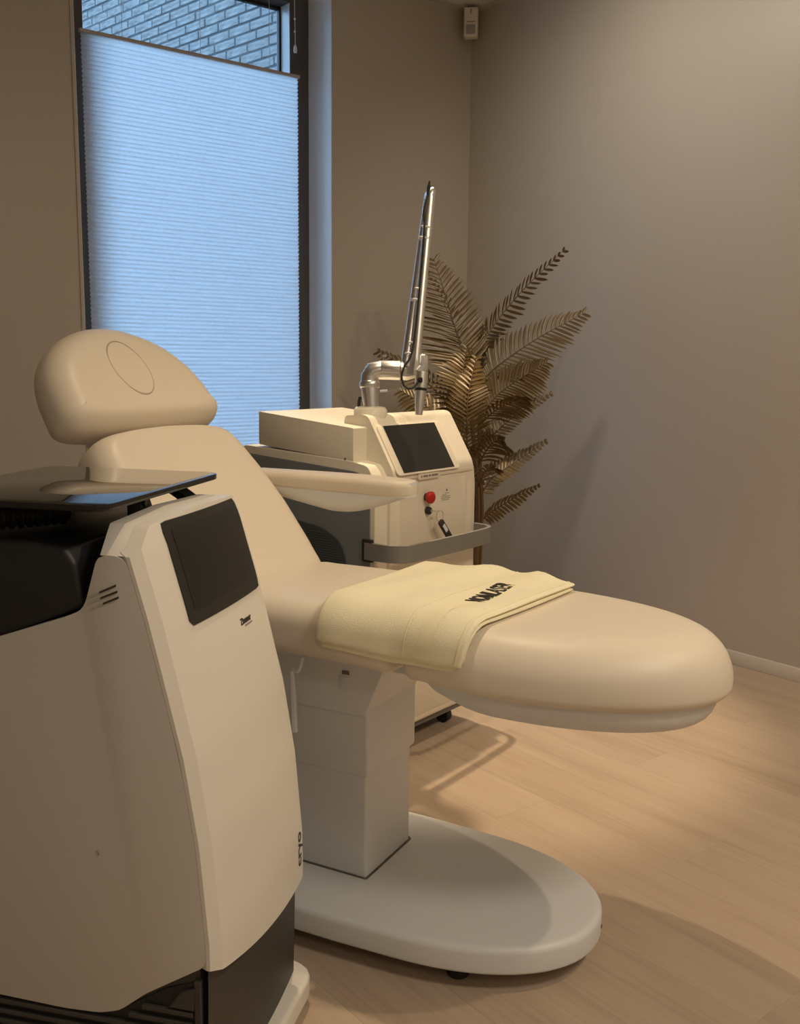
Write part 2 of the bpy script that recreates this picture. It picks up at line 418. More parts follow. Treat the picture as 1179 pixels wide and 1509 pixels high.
for i in range(nx_):
    for j in range(ny_):
        xx = WX - .03 - TS*(i+.5); yy = WY - .03 - TS*(j+.5)
        sx = sy = 1.0
        if xx - TS/2 < X0:
            sx = (xx + TS/2 - X0)/TS; xx = (X0 + xx + TS/2)/2
        if yy - TS/2 < Y0:
            sy = (yy + TS/2 - Y0)/TS; yy = (Y0 + yy + TS/2)/2
        if sx < .05 or sy < .05: continue
        o = bpy.data.objects.new('tile', tile_me); col.objects.link(o); o.parent = ce; o.location = (xx, yy, 0); o.scale = (sx, sy, 1)
struct(bm_obj('trim_1', merge([box(WX-.03, WX, Y0, WY, CEIL-.006, CEIL+.004), box(X0, WX-.03, WY-.03, WY, CEIL-.006, CEIL+.004)]), 'trim_metal', None, 0), 'narrow metal ceiling edge trim')
def baseboard(name, x0, x1, y0, y1):
    struct(bm_obj(name, box(x0, x1, y0, y1, 0.0, 0.054, 0.002, 2), 'base', None, 30), 'pale wooden baseboard')
baseboard('baseboard_right', WX-.012, WX, Y0, WY)
baseboard('baseboard_back', X0, WX-.012, WY-.012, WY)
baseboard('baseboard_left', X0, X0+.012, Y0, WY-.012)
baseboard('baseboard_front', X0+.012, WX-.012, Y0, Y0+.012)

# ------------------------------------------------------------------ window
FY = 3.98
win = struct(empty('window_1', (0, 0, 0)), 'tall grey framed window beside the corner')
def part(name, bm, m, parent, smooth=30): return bm_obj(name, bm, m, parent, smooth)
part('reveal_lining', merge([box(OX1-.002, OX1+.001, WY-.001, FY, OZ0, OZ1), box(OX0-.001, OX0+.002, WY-.001, FY, OZ0, OZ1), box(OX0, OX1, WY, FY, OZ1-.002, OZ1+.001)]), 'reveal', win)
part('sill', box(OX0-.0, OX1+.0, WY-.03, FY+.0, OZ0-.02, OZ0+.012, .004), 'reveal', win)
for xx in (OX0-.014, OX1): part('corner_bead', box(xx, xx+.014, WY-.005, WY+.003, OZ0, OZ1, .0015, 1), 'wall', win)
GX0, GX1, GZ0, GZ1 = 1.574, 2.525, 0.22, 2.752      # clear opening of the sash
FD = .12
part('frame_stile', box(OX0+.002, GX0, FY, FY+FD, OZ0+.01, OZ1-.002, .003), 'frame', win)
part('frame_stile', box(GX1, OX1-.002, FY, FY+FD, OZ0+.01, OZ1-.002, .003), 'frame', win)
part('frame_rail', box(GX0, GX1, FY, FY+FD, GZ1, OZ1-.002, .003), 'frame', win)
part('frame_rail', box(GX0, GX1, FY, FY+FD, OZ0+.01, GZ0, .003), 'frame', win)
part('glazing_bead', merge([box(GX1-.0025, GX1+.0005, FY+.005, FY+.078, GZ0, GZ1, .001, 1), box(GX0-.0005, GX0+.0025, FY+.005, FY+.078, GZ0, GZ1, .001, 1)]), 'bead_white', win)
part('gasket', merge([box(GX1-.010, GX1, FY+.079, FY+.10, GZ0, GZ1), box(GX0, GX0+.010, FY+.079, FY+.10, GZ0, GZ1), box(GX0, GX1, FY+.079, FY+.10, GZ1-.014, GZ1), box(GX0, GX1, FY+.079, FY+.10, GZ0, GZ0+.01)]), 'gasket', win, 0)
part('pane', box(GX0, GX1, FY+.087, FY+.091, GZ0, GZ1), 'glass', win, 0)

# pleated blind hung in front of the frame
BL = tag(empty('pleated_blind', (2.05, 3.955, OZ0+.1)), 'white pleated blind lowered from the top over the tall window', 'blind')
BX0, BX1, BTOP, BBOT = 1.545, 2.529, 2.432, 0.22
by = 3.930; L0 = Vector((2.05, 3.955, OZ0+.1))
V = []; Fc = []; npl = int((BTOP - BBOT)/0.0085); ncol = 6
for i in range(npl+1):
    z = BTOP - .008 - (BTOP-BBOT-.016)*i/npl; yy = by + (0.0048 if i % 2 else -0.0048)
    for c in range(ncol+1):
        t = c/ncol; V.append(Vector((BX0 + (BX1-BX0)*t, yy + .0008*math.sin(i*1.7+c*2.3), z + .0007*math.sin(i*.9+c*1.9))) - L0)
for i in range(npl):
    for c in range(ncol):
        a = i*(ncol+1)+c; Fc.append((a, a+1, a+ncol+2, a+ncol+1))
mesh_obj('fabric', V, Fc, 'blind', BL, 0)
def bl_box(name, x0, x1, y0, y1, z0, z1, m, bev=.001): 
    bm = box(x0-L0.x, x1-L0.x, y0-L0.y, y1-L0.y, z0-L0.z, z1-L0.z, bev, 2); return bm_obj(name, bm, m, BL, 30)
M['rail'] = mat('blind rail', (0.42, 0.38, 0.34), 0.4)
bl_box('top_rail', BX0-.006, BX1+.006, by-.011, by+.009, BTOP-.010, BTOP+.003, 'rail')
bl_box('bottom_rail', BX0-.006, BX1+.006, by-.011, by+.009, BBOT-.006, BBOT+.009, 'rail')
bl_box('head_rail', BX0-.006, BX1+.006, by-.011, by+.015, OZ1-.045, OZ1-.022, 'rail')
for xx in (1.713, 2.053, 2.385):
    tube_obj('cord', [Vector((xx, by, BTOP)) - L0, Vector((xx, by, OZ1-.04)) - L0], 0.0011, 'cord', BL, 6)
# pull cord with knots and tassel
px_ = 2.527; zt_ = 2.60
tube_obj('pull_cord', [Vector((px_-.003, 3.945, OZ1-.04))-L0, Vector((px_-.002, 3.945, 2.70))-L0, Vector((px_, 3.945, 2.60))-L0, Vector((px_, 3.945, 2.56))-L0], 0.0016, 'cord', BL, 6)
for kz in (2.675, 2.622):
    v, f = lathe([(0.0005,-.006),(.0045,-.002),(.0045,.002),(.0005,.006)], 8); mesh_obj('knot', [p + Vector((px_-.002, 3.945, kz)) - L0 for p in v], f, 'cord', BL)
v, f = lathe([(.003,.016),(.0065,.010),(.0085,-.010),(.0065,-.016),(.002,-.017)], 12); mesh_obj('tassel', [p + Vector((px_, 3.945, 2.55)) - L0 for p in v], f, 'cord', BL)

# ------------------------------------------------------------------ brick wall of the building outside
bd = Vector((math.cos(R(97.8)), math.sin(R(97.8)), 0)); bn = Vector((-bd.y, bd.x, 0))     # along the wall / away from... 
bp0 = Vector((3.335, 6.4, 0)); ax = R(97.8)
bw = struct(empty('wall_outside', bp0, ax), 'grey brick wall outside the window')
# local x along the wall (away from the room), local y: +y faces the window side (-X)
bm_obj('mortar_bed', box(-2.0, 6.0, -.30, -.006, -.3, 6.6), 'mortar', bw, 0)
BRL, BRH, JT = 0.210, 0.050, 0.0125
bme = bpy.data.meshes.new('brick'); b_ = box(-BRL/2, BRL/2, -.05, 0, 0, BRH, .003, 1); b_.to_mesh(b_ and bme); b_.free(); bme.materials.append(M['brick'])
Mloc = Matrix.Translation(bp0) @ Matrix.Rotation(ax, 4, 'Z')
rest_v = []; rest_f = []; cnt = 0
rnd = random.Random(9)
for r_ in range(int(6.6/.0625)):
    z = r_*.0625; off = (0, .111, .05, .16)[r_ % 4] + rnd.uniform(-.012, .012)
    for c_ in range(-9, 27):
        lx = c_*(BRL+JT) + off
        wp = Mloc @ Vector((lx, 0, z+.025)); sx_, sy_, _k = proj(wp)
        dy = rnd.uniform(-.004, .002)
        if 95 < sx_ < 440 and -25 < sy_ < 44 + (sx_-118)*.208 + 22 and cnt < 300:
            o = bpy.data.objects.new('brick', bme); col.objects.link(o); o.parent = bw; o.location = (lx, dy, z); cnt += 1
        else:
            k0 = len(rest_v); x0, x1 = lx-BRL/2, lx+BRL/2
            rest_v += [(x0,-.01,z),(x1,-.01,z),(x1,dy,z),(x0,dy,z),(x0,-.01,z+BRH),(x1,-.01,z+BRH),(x1,dy,z+BRH),(x0,dy,z+BRH)]
            rest_f += [tuple(k0+i for i in f) for f in ((4,5,6,7),(2,3,7,6),(3,0,4,7),(1,2,6,5),(0,3,2,1))]
me = bpy.data.meshes.new('brickwork'); me.from_pydata(rest_v, [], rest_f); me.materials.append(M['brick'])
o = bpy.data.objects.new('brickwork', me); col.objects.link(o); o.parent = bw; o['kind'] = 'stuff'
struct(mesh_obj('ground_outside', [(-12,4.15,-.25),(14,4.15,-.25),(14,22,-.25),(-12,22,-.25),(-12,4.15,-.4),(14,4.15,-.4),(14,22,-.4),(-12,22,-.4)], [(0,1,2,3),(7,6,5,4),(0,4,5,1),(1,5,6,2),(2,6,7,3),(3,7,4,0)], 'paving', None, 0), 'paved ground outside the window')

# ------------------------------------------------------------------ ceiling downlights (the fixtures that hold the spots, the added one too)
def lamp_face():
    m = bpy.data.materials.new('lamp lens'); m.use_nodes = True; b = m.node_tree.nodes['Principled BSDF']
    b.inputs['Emission Color'].default_value = (1, .8, .55, 1); b.inputs['Emission Strength'].default_value = 3; b.inputs['Base Color'].default_value = (.8,.8,.8,1); return m
M['lampface'] = lamp_face()
places = ['over the laser machine by the window', 'over the treatment bed', 'over the open floor beside the plain wall', 'added out of view to brighten the plain wall by the palm']
for k, (x, y, p, cone, aim, blend) in enumerate(SPOTS):
    dl = tag(empty('downlight', (x, y, CEIL)), 'small round recessed ceiling spot ' + places[k], 'ceiling light', 'recessed ceiling spots')
    v, f = lathe([(.045,0),(.045,-.006),(.032,-.008),(.030,-.002),(.030,0)], 24); mesh_obj('ring', v, f, 'sensor', dl)
    v, f = lathe([(.0296,-.001),(.0296,-.003),(.001,-.0035)], 20); mesh_obj('lens', v, f, 'lampface', dl)

for (x, y, p), wh in zip(FILL_PANELS, ('over the open floor in front of the machines', 'in the far end of the room away from the window')):
    pn_ = tag(empty('fill_panel', (x, y, CEIL)), 'added square white fill light panel, out of view, ' + wh, 'ceiling light', 'added square fill light panels')
    bm_obj('frame', merge([box(-.3,.3,-.3,-.282,-.008,0), box(-.3,.3,.282,.3,-.008,0), box(-.3,-.282,-.282,.282,-.008,0), box(.282,.3,-.282,.282,-.008,0)]), 'sensor', pn_, 0)
    bm_obj('diffuser', box(-.282,.282,-.282,.282,-.006,-.001), 'lampface', pn_, 0)

# ------------------------------------------------------------------ motion sensor in the corner
SN = tag(empty('motion_sensor', (WX-.055, WY-.055, 2.71)), 'small white motion sensor high in the room corner under the ceiling', 'sensor')
SN.rotation_euler = (0, 0, R(-45))
# local -y... faces the room diagonal: local x across, local y towards the room after the turn
def sn(name, x0, x1, y0, y1, z0, z1, m, bev): return bm_obj(name, box(x0, x1, y0, y1, z0, z1, bev, 3), m, SN, 40)
sn('housing', -.034, .034, -.050, .0, 0, .135, 'sensor', .008)
sn('lens', -.022, .022, -.0525, -.045, .012, .055, 'sensor_lens', .002)
sn('indicator', -.004, .004, -.0515, -.048, .105, .125, 'sensor_lens', .001)
sn('mark', -.020, .020, -.0503, -.049, .066, .070, 'ink_soft', 0)
sn('corner_bracket', -.020, .020, 0, .034, .02, .11, 'sensor', .004)

# ------------------------------------------------------------------ treatment bed
BO = Vector((1.218, 1.728, 0)); BA = math.atan2(-.9165, .40)
bed = tag(empty('treatment_bed', BO, BA), 'cream padded treatment bed with raised backrest on a grey lifting column', 'bed')
def sym(half):                                  # half outline (a, +b) from back to front -> closed polygon
    return [(a, b) for a, b in half] + [(a, -b) for a, b in half[::-1]]
def sm(poly, n=8): return [(p.x, p.y) for p in catmull([Vector((a, b, 0)) for a, b in poly], n, True)]
ZB, ZT = 0.605, 0.715
# foot plate
def ell(u0, u1, hw, k=2.4, n=14, taper=0.0):
    out = []
    for i in range(n+1):
        t = i/n; a = PI/2*t; out.append((u0 + (u1-u0)*math.sin(a)**(2/k), hw*max(0.0, math.cos(a))**(2/k)))
    return out
half = [(-.66, .02), (-.655, .10), (-.62, .17), (-.55, .215), (-.40, .238), (-.2, .248), (0.0, .250), (.13, .247)] + ell(.22, .60, .240, 2.15)[1:-1] + [(.60, .012)]
base_poly = sym(half)
v, f = pad(base_poly, .040, .096, .014, .008, I3, crown=.0, n=140, smooth_n=4); mesh_obj('foot_plate', v, f, 'bedgrey_top', bed, 50)
for a, b in ((.37, -.165), (.37, .165), (-.48, -.15), (-.48, .15)):
    v, f = lathe([(.018, 0), (.022, .004), (.022, .028), (.012, .036)], 16); mesh_obj('levelling_foot', [p + Vector((a, b, 0)) for p in v], f, 'rubber', bed)
v, f = lathe([(.004, 0), (.004, .003)], 10); mesh_obj('screw', [Vector((p.z+.5995-.004, p.x+.035, p.y+.062)) for p in v], f, 'slot', bed)
# column
CW0, CW1 = -.090, .114
part('column_slot', prism(round_poly([(-.29,CW0-.003),(.120,CW0-.003),(.120,CW1+.004),(.080,CW1+.035),(-.29,CW1+.035)], .006), I3, .090, .0966), 'slot', bed, 0)
def colbox(name, u0, u1, w0, w1, z0, z1, bev=.006): return bm_obj(name, box(u0, u1, w0, w1, z0, z1, bev, 3), 'bedgrey', bed, 40)
colbox('column_lower', -.28, .116, CW0, CW1, .095, .36)
colbox('column_sleeve', -.29, .122, CW0-.006, CW1+.012, .326, .62)
# flared carriage under the seat
side = [(-.34, .60), (-.34, .50), (-.30, .462), (.117, .462), (.175, .598), (.19, .612), (-.34, .612)]
part('carriage', prism(side, lambda a, b, h: Vector((a, h, b)), CW0-.013, CW1+.018, .004, 2), 'bedgrey', bed)
part('bolt_cap', box(.065, .082, CW0-.0155, CW0-.010, .548, .556, .001), 'slot', bed)
part('bolt_slot', box(.055, .078, CW0-.0142, CW0-.010, .512, .545, .003), 'bedgrey_top', bed)
# release lever on the near side
def px_bed(x, y, wv):                            # pixel on the vertical plane w = wv of the bed, in bed coordinates
    n = np.array([.9165, .40, 0]); p0 = np.array([BO.x, BO.y, 0]) + n*wv
    p = hit(x, y, p0, n); d = p - BO
    return Vector((d.x*.40 - d.y*.9165, d.x*.9165 + d.y*.40, p.z))
tube_obj('release_hook', catmull([px_bed(446, 968, -.15), px_bed(444, 978, -.152), px_bed(441, 987, -.155), px_bed(436, 990, -.155), px_bed(431, 986, -.15)], 5), .004, 'cord', bed, 8)
tube_obj('release_lever', [px_bed(430, 988, -.155), px_bed(432, 1030, -.157), px_bed(434, 1078, -.16)], [.005, .007, .008], 'bedgrey', bed, 8)

# seat and leg cushions
seat_half = [(-.20, .02), (-.195, .17), (-.165, .205), (-.08, .214), (.05, .216), (.16, .220), (.225, .221), (.243, .200), (.247, .02)]
v, f = pad(round_poly(sym(seat_half), .02, 3), ZB, ZT, .05, .028, I3, crown=.008, n=128, smooth_n=10, tight=lambda a, b: .35 if a > .235 or a < -.19 else 1.0); mesh_obj('seat_cushion', v, f, 'leather', bed, 60)
leg_half = [(.252, .02), (.256, .195), (.275, .224), (.36, .238)] + ell(.42, .830, .250, 2.0)[0:-1] + [(.830, .008)]
lfn = lambda a, b, h: Vector((a, b - .045*max(0, a-.25), h))
v, f = pad(sym(leg_half), ZB, ZT+.006, .088, .020, lfn, crown=.002, n=150, steps=9, tight=lambda a, b: .25 if a < .262 else 1.0); mesh_obj('leg_cushion', v, f, 'leather', bed, 60)
sh_half = [(.27, .02), (.275, .15), (.30, .195), (.38, .212)] + ell(.44, .805, .222, 2.1)[0:-1] + [(.805, .010)]
def shell_fn(a, b, h):
    z = h
    if h < ZB-.01: z = h + max(0, (.42-a)/.15)**1.6*.035                 # the tray curves up to the hinge
    return Vector((a, b - .045*max(0, a-.25), z))
v, f = pad(sym(sh_half), .553, ZB+.012, .004, .045, shell_fn, n=150); mesh_obj('leg_tray', v, f, 'bedgrey', bed, 60)
part('hinge_block', box(.19, .30, -.12, .12, .575, .625, .006), 'bedgrey', bed)
# backrest: hinge at (u=-.165, z=.70), rising at 47 degrees
def slope(u0, z0, phi):
    e = (-math.cos(phi), math.sin(phi)); nn = (math.sin(phi), math.cos(phi))
    return lambda a, b, h: Vector((u0 + e[0]*a + nn[0]*h, b, z0 + e[1]*a + nn[1]*h))
PHI = R(47.5)
bk = slope(-.165, .700, PHI)
BLEN = .475
back_half = [(-.03, .02), (-.025, .20), (0.0, .228), (.08, .246), (.20, .263), (.32, .263), (.405, .252), (.45, .228), (.466, .19), (.472, .10), (BLEN, .015)]
def back_dent(a, b, h): return -0.22*b*b if h > -.05 else 0
v, f = pad(round_poly(sym(back_half), .02, 3), -.115, 0, .06, .03, bk, crown=.004, n=150, smooth_n=10, tight=lambda a, b: .4 if a > .46 else 1.0); mesh_obj('backrest', v, f, 'leather', bed, 60)
tr = [(a, b*.86) for a, b in back_half if a > -.02]
part('backrest_tray', prism(sym([(0.0,.02),(.0,.15),(.06,.18),(.30,.20),(.40,.19),(.43,.15),(.435,.02)]), bk, -.150, -.108, .008, 2), 'bedgrey', bed)
# headrest
HU = bk(BLEN+.004, 0, 0)
PH2 = R(52)
hd = slope(HU.x, HU.z, PH2)
head_half = [(0.0, .02), (.001, .12), (.004, .19), (.012, .235), (.035, .258), (.075, .256), (.125, .247), (.175, .226), (.22, .190), (.258, .136), (.284, .066), (.291, .012)]
OVC = (.143, -.018)
v, f = pad(sm(sym(head_half), 4), -.112, .006, .062, .04, hd, crown=.003, n=170, steps=8, smooth_n=8, tight=lambda a, b: .62 if a < .010 else 1.0); mesh_obj('headrest', v, f, 'leather', bed, 60)
ovp = [(OVC[0] + .076*math.cos(2*PI*k/40), OVC[1] + .056*math.sin(2*PI*k/40)) for k in range(40)]
v, f = pad(ovp, -.02, .0092, .003, .004, hd, crown=.0, n=48, steps=4); mesh_obj('breathing_plug', v, f, 'leather', bed, 60)
v, f = tube([hd(OVC[0] + .0772*math.cos(2*PI*k/48), OVC[1] + .0572*math.sin(2*PI*k/48), .0078) for k in range(49)], .0016, 6); mesh_obj('plug_seam', v, f, mat('seam', (.45,.39,.31), .6), bed)
part('headrest_tray', prism(sym([(.02,.02),(.02,.12),(.18,.11),(.20,.02)]), hd, -.145, -.112, .006, 2), 'bedgrey', bed)
# armrests either side of the backrest
for sgn, nm in ((1, 'far'), (-1, 'near')):
    AW = .295*sgn
    ap = [(-.44, .028), (-.36, .034), (-.25, .040), (-.12, .043), (-.03, .042), (.005, .035), (.026, .020), (.030, .005)]
    if sgn < 0: continue                         # the arm on the machine side is folded away out of sight
    def afn(a, b, h): return Vector((a, AW + b, h - .02*max(0, (a+.10)) ))
    v, f = pad(sm(sym(ap), 4), .872, .912, .016, .010, afn, crown=.003, n=110, smooth_n=5); mesh_obj('armrest_pad', v, f, 'leather', bed, 60)
    def tfn(a, b, h):
        zz = h
        if h < .86: zz = h + .055*max(0, (a+.16)/.18)**1.5 if a > -.16 else h + .030*max(0, (-.20-a)/.2)
        return Vector((a, AW + b, zz))
    v, f = pad(sm(sym([(a*.985, b*.90) for a, b in ap]), 4), .820, .8745, .004, .028, tfn, n=110); mesh_obj('armrest_tray', v, f, 'bedgrey', bed, 60)
    tube_obj('armrest_arm', [(-.37, AW-.01, .845), (-.42, AW-.05, .86), (-.44, AW-.12, .86)], .016, 'bedgrey', bed, 10)

# ------------------------------------------------------------------ towel on the bed
tw_r = .05
def hw_at(a): return float(np.interp(a, [-.2, 0, .25, .30, .5, .62, .7], [.205, .215, .222, .232, .250, .240, .22]))
def drape(a, q, h):
    hw = hw_at(a); top = ZT + .008
    if q > -(hw - tw_r):
        zc = top + h; e = q - (hw - tw_r)
        if e > 0:
            t = min(e/tw_r, 1.3); return Vector((a, (hw - tw_r) + (tw_r + h)*math.sin(t), top - tw_r + (tw_r + h)*math.cos(t)))
        return Vector((a, q, zc))
    l = -(hw - tw_r) - q; t = min(l/tw_r, PI/2)
    return Vector((a, -(hw - tw_r) - (tw_r + h)*math.sin(t), top - tw_r + (tw_r + h)*math.cos(t) - max(0, l - tw_r*PI/2)))
NL, NR, FR_, FL_ = (.085, -.262), (.402, -.288), (.478, .150), (.120, .250)
def tq(s, t):                                    # s across (0 head side .. 1 foot side), t from near to far
    a = (NL[0]*(1-s)+NR[0]*s)*(1-t) + (FL_[0]*(1-s)+FR_[0]*s)*t
    q = (NL[1]*(1-s)+NR[1]*s)*(1-t) + (FL_[1]*(1-s)+FR_[1]*s)*t
    a += .010*math.sin(t*PI)*(1 if s > .5 else -1)*abs(2*s-1)
    return a, q
rnd = random.Random(2)
def wob(s, t):
    return .0032*math.sin(9*s+3*t) * math.sin(5*t+1.3) + .0025*math.sin(17*s-6*t+.5) + (.011*math.exp(-((s-.42)/.10)**2) + .010*math.exp(-((s-.78)/.09)**2) + .004*math.exp(-((s-.1)/.12)**2))*max(0, (t-.72)/.28)**1.3
def towel_h(s, t): return .0195 + wob(s, t)*.8
def slab(h0f, h1f, s0, s1, t0, t1, ns=34, nt=40):
    V = []; Fc = []
    def edge(s, t):                              # rounding towards the border
        ds = min(s, 1-s)*.34; dt = min(t, 1-t)*.52; d = min(ds, dt); return math.sqrt(max(0, 1 - max(0, 1 - d/.007)**2))
    for side_ in (0, 1):
        for i in range(ns+1):
            for j in range(nt+1):
                s, t = i/ns, j/nt
                # more samples near the border
                s = .5 - .5*math.cos(PI*s)*(.35+.65*abs(math.cos(PI*s))) if True else s
                t = .5 - .5*math.cos(PI*t)*(.35+.65*abs(math.cos(PI*t)))
                S = s0+(s1-s0)*s; T = t0+(t1-t0)*t; a, q = tq(S, T)
                hm = (h0f(S,T)+h1f(S,T))/2; hh = (h1f(S,T)-h0f(S,T))/2*edge(s, t)
                V.append(drape(a, q, hm + (hh if side_ else -hh)))
    W_ = nt+1; off = (ns+1)*W_
    for i in range(ns):
        for j in range(nt):
            a = i*W_+j; Fc.append((a, a+1, a+W_+1, a+W_)); Fc.append((off+a+W_, off+a+W_+1, off+a+1, off+a))
    per = [(i, 0) for i in range(ns)] + [(ns, j) for j in range(nt)] + [(i, nt) for i in range(ns, 0, -1)] + [(0, j) for j in range(nt, 0, -1)]
    for k in range(len(per)):
        (i, j), (i2, j2) = per[k], per[(k+1) % len(per)]
        a, b = i*W_+j, i2*W_+j2; Fc.append((a, b, off+b, off+a))
    return V, Fc
towel = tag(empty('towel', BO, BA), 'folded pale yellow towel draped over the bed cushion', 'towel')
v, f = slab(lambda s, t: .0008, lambda s, t: .0085+wob(s,t)*.4, .012, 1.0, -.030, .985); mesh_obj('lower_fold', v, f, 'towel', towel, 70)
v, f = slab(lambda s, t: .0095+wob(s,t)*.42, towel_h, 0, 1, 0, 1); mesh_obj('upper_fold', v, f, 'towel', towel, 70)
def hem(name, s0, s1, lift):
    V = []; Fc = []; n = 60
    for j in range(n+1):
        t = .012 + .976*j/n
        for s in (s0, (s0+s1)/2, s1):
            a, q = tq(s, t); V.append(drape(a, q, towel_h(s, t) + (lift if s not in (s0, s1) else lift*.2)))
    for j in range(n):
        for k in range(2): a = j*3+k; Fc.append((a, a+1, a+4, a+3))
    return mesh_obj(name, V, Fc, 'towel_hem', towel, 70)
hem('woven_border', .60, .615, .0016); hem('woven_border', .70, .80, .0009); hem('hem', .955, .975, .0018)
def ton(x, y, z):                                # lettering: reads across the bed, its top towards the backrest
    a, q = .365 - y, -.028 + x
    # invert tq roughly to find the local towel height
    t = (q - (NL[1]+NR[1])/2)/((FL_[1]+FR_[1])/2 - (NL[1]+NR[1])/2)
    aL = NL[0]*(1-t)+FL_[0]*t; aR = NR[0]*(1-t)+FR_[0]*t; s = (a-aL)/(aR-aL)
    return drape(a, q, towel_h(s, t) + .0012 + z)
text_mesh('VONLASER', .052, .0008, ton, 'lettering', 'ink', towel, shear=0.1, sx=.66, bold=.0012)['label'] = 'black embroidered lettering'

# ------------------------------------------------------------------ cold-air machine in the foreground
CA = R(37.5); cs = Vector((math.cos(CA), math.sin(CA), 0)); cb = Vector((-math.sin(CA), math.cos(CA), 0))
S0, S1 = 1.23, 1.613
CO = cs*((S0+S1)/2) + cb*.60
cryo = tag(empty('cooling_machine', CO, CA), 'white cold air cooling machine with slanted touchscreen and dark base', 'machine')
HWC = (S1-S0)/2
def cl(s, b, z): return Vector((s-(S0+S1)/2, b-.60, z))
# front profile, b as a function of z
FZ = [.02, .28, .35, .50, .63, .75, .83, .93, .955]
FB = [.590, .584, .585, .598, .619, .648, .668, .697, .708]
def fb(z): return float(np.interp(z, FZ, FB))
def cyx(b, z, h): return Vector((h, b-.60, z))
# side profile of the white body: two side cheeks joined by the body
cheek = [(.745, .918), (.715, .922)] + [(fb(z)+.0075, z) for z in (.912, .88, .83, .75, .68, .60, .5, .42, .35, .312)] + [(.690, .252), (.735, .216), (.770, .206), (.83, .203), (1.20, .212), (1.22, .24), (1.22, .69), (.92, .785), (.80, .826), (.774, .838), (.766, .85)]
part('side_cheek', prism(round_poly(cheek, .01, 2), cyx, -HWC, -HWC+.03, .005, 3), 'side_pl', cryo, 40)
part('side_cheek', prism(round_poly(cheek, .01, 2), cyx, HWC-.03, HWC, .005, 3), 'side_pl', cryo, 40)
inner = [(.740, .900)] + [(fb(z)+.020, z) for z in (.895, .83, .75, .68, .60, .5, .42, .35, .30)] + [(.60, .06), (1.19, .06), (1.20, .70), (.93, .77), (.80, .80), (.765, .85)]
part('chassis', prism(inner, cyx, -HWC+.008, HWC-.008, .003, 2), 'dark_pl', cryo, 40)
# front shell: curved plate bowed out slightly, with a V-shaped lower edge
NZ, NXs = 40, 50
def front_pt(x, z, dep=0.0):
    bow = -.010*(1-(x/HWC)**2)
    edge = -.012*min(1.0, (HWC-abs(x))/.016)
    return Vector((x, fb(z)-.60 + bow + edge + dep, z))
def bottom_z(x):
    t = (x+HWC)/(2*HWC); return .306*(1-t) + .262*t - .050*t*(1-t)
def top_z(x): return float(np.interp(x, [-HWC, -HWC+.055, 0, HWC-.03, HWC], [.920, .957, .966, .962, .945]))
V = []; Fc = []
for lay in (0, 1):
    for i in range(NZ+1):
        for j in range(NXs+1):
            x = -HWC + 2*HWC*j/NXs; z = bottom_z(x) + (top_z(x)-bottom_z(x))*i/NZ
            V.append(front_pt(x, z, .024 if lay and 0 < j < NXs else (.0 if not lay else .006)))
W_ = NXs+1; off = (NZ+1)*W_
for i in range(NZ):
    for j in range(NXs):
        a = i*W_+j; Fc.append((a, a+1, a+W_+1, a+W_)); Fc.append((off+a+W_, off+a+W_+1, off+a+1, off+a))
per = [(0, j) for j in range(NXs)] + [(i, NXs) for i in range(NZ)] + [(NZ, j) for j in range(NXs, 0, -1)] + [(i, 0) for i in range(NZ, 0, -1)]
for k in range(len(per)):
    (i, j), (i2, j2) = per[k], per[(k+1) % len(per)]; a, b = i*W_+j, i2*W_+j2; Fc.append((a, b, off+b, off+a))
front = mesh_obj('front_shell', V, Fc, 'white_pl', cryo, 25)
cap = [(-HWC+.033, .88), (-HWC+.033, .9195), (-HWC+.0005, .9195), (-HWC+.055, .957), (0, .965), (HWC-.03, .961), (HWC-.0005, .944), (HWC-.0005, .9195), (HWC-.033, .9195), (HWC-.033, .88)]
def cap_fn(a, b, h): return Vector((a, fb(b)-.60 + h, b))
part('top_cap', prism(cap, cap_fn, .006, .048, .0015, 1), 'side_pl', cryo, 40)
# lower dark front and base
def low(x, z): return Vector((x, fb(z)-.60 + .006 - .010*(1-(x/HWC)**2), z))
V = []; Fc = []
for i in range(9):
    z = .05 + .27*i/8
    for j in range(13):
        x = (-HWC+.004) + (2*HWC-.008)*j/12; V.append(low(x, z))
for i in range(8):
    for j in range(12): a = i*13+j; Fc.append((a, a+1, a+14, a+13))
mesh_obj('lower_front', V, Fc, 'dark_pl', cryo, 40)
M['slat'] = mat('louvre slat', (0.05, 0.047, 0.042), 0.5)
for k in range(11):                               # ventilation louvres on the near side
    z = .232 - .0170*k
    be = 1.19 if z < .200 else float(np.interp(z, [.200, .216, .252, .306], [.765, .730, .686, .595])) - .012
    part('louvre', prism([(.614, z), (be, z), (be, z-.0075), (.614, z-.0075)], cyx, -HWC-.0005, -HWC+.012, .0012, 1), 'slat', cryo, 0)
part('grille_post', prism([(.600, .285), (.611, .285), (.611, .06), (.600, .06)], cyx, -HWC-.0005, -HWC+.012, .0012, 1), 'slat', cryo, 0)
part('side_grille_back', prism([(.60,.285),(.66,.262),(.72,.225),(.77,.21),(1.2,.21),(1.2,.05),(.60,.05)], cyx, -HWC+.006, -HWC+.010), 'black_pl', cryo, 0)
part('louvre_cover', prism([(.608,.275),(.612,.235),(.655,.235),(.635,.262)], cyx, -HWC-.0005, -HWC+.012, .002, 1), 'slat', cryo, 0)
foot = round_poly([(-HWC-.035, -.045), (HWC+.012, -.040), (HWC+.040, .02), (HWC+.040, .62), (-HWC-.035, .62)], [.05, .06, .05, .05, .05], 8)
v, f = pad(foot, .022, .062, .010, .004, I3, n=120); mesh_obj('base_plate', v, f, 'white_pl', cryo, 50)
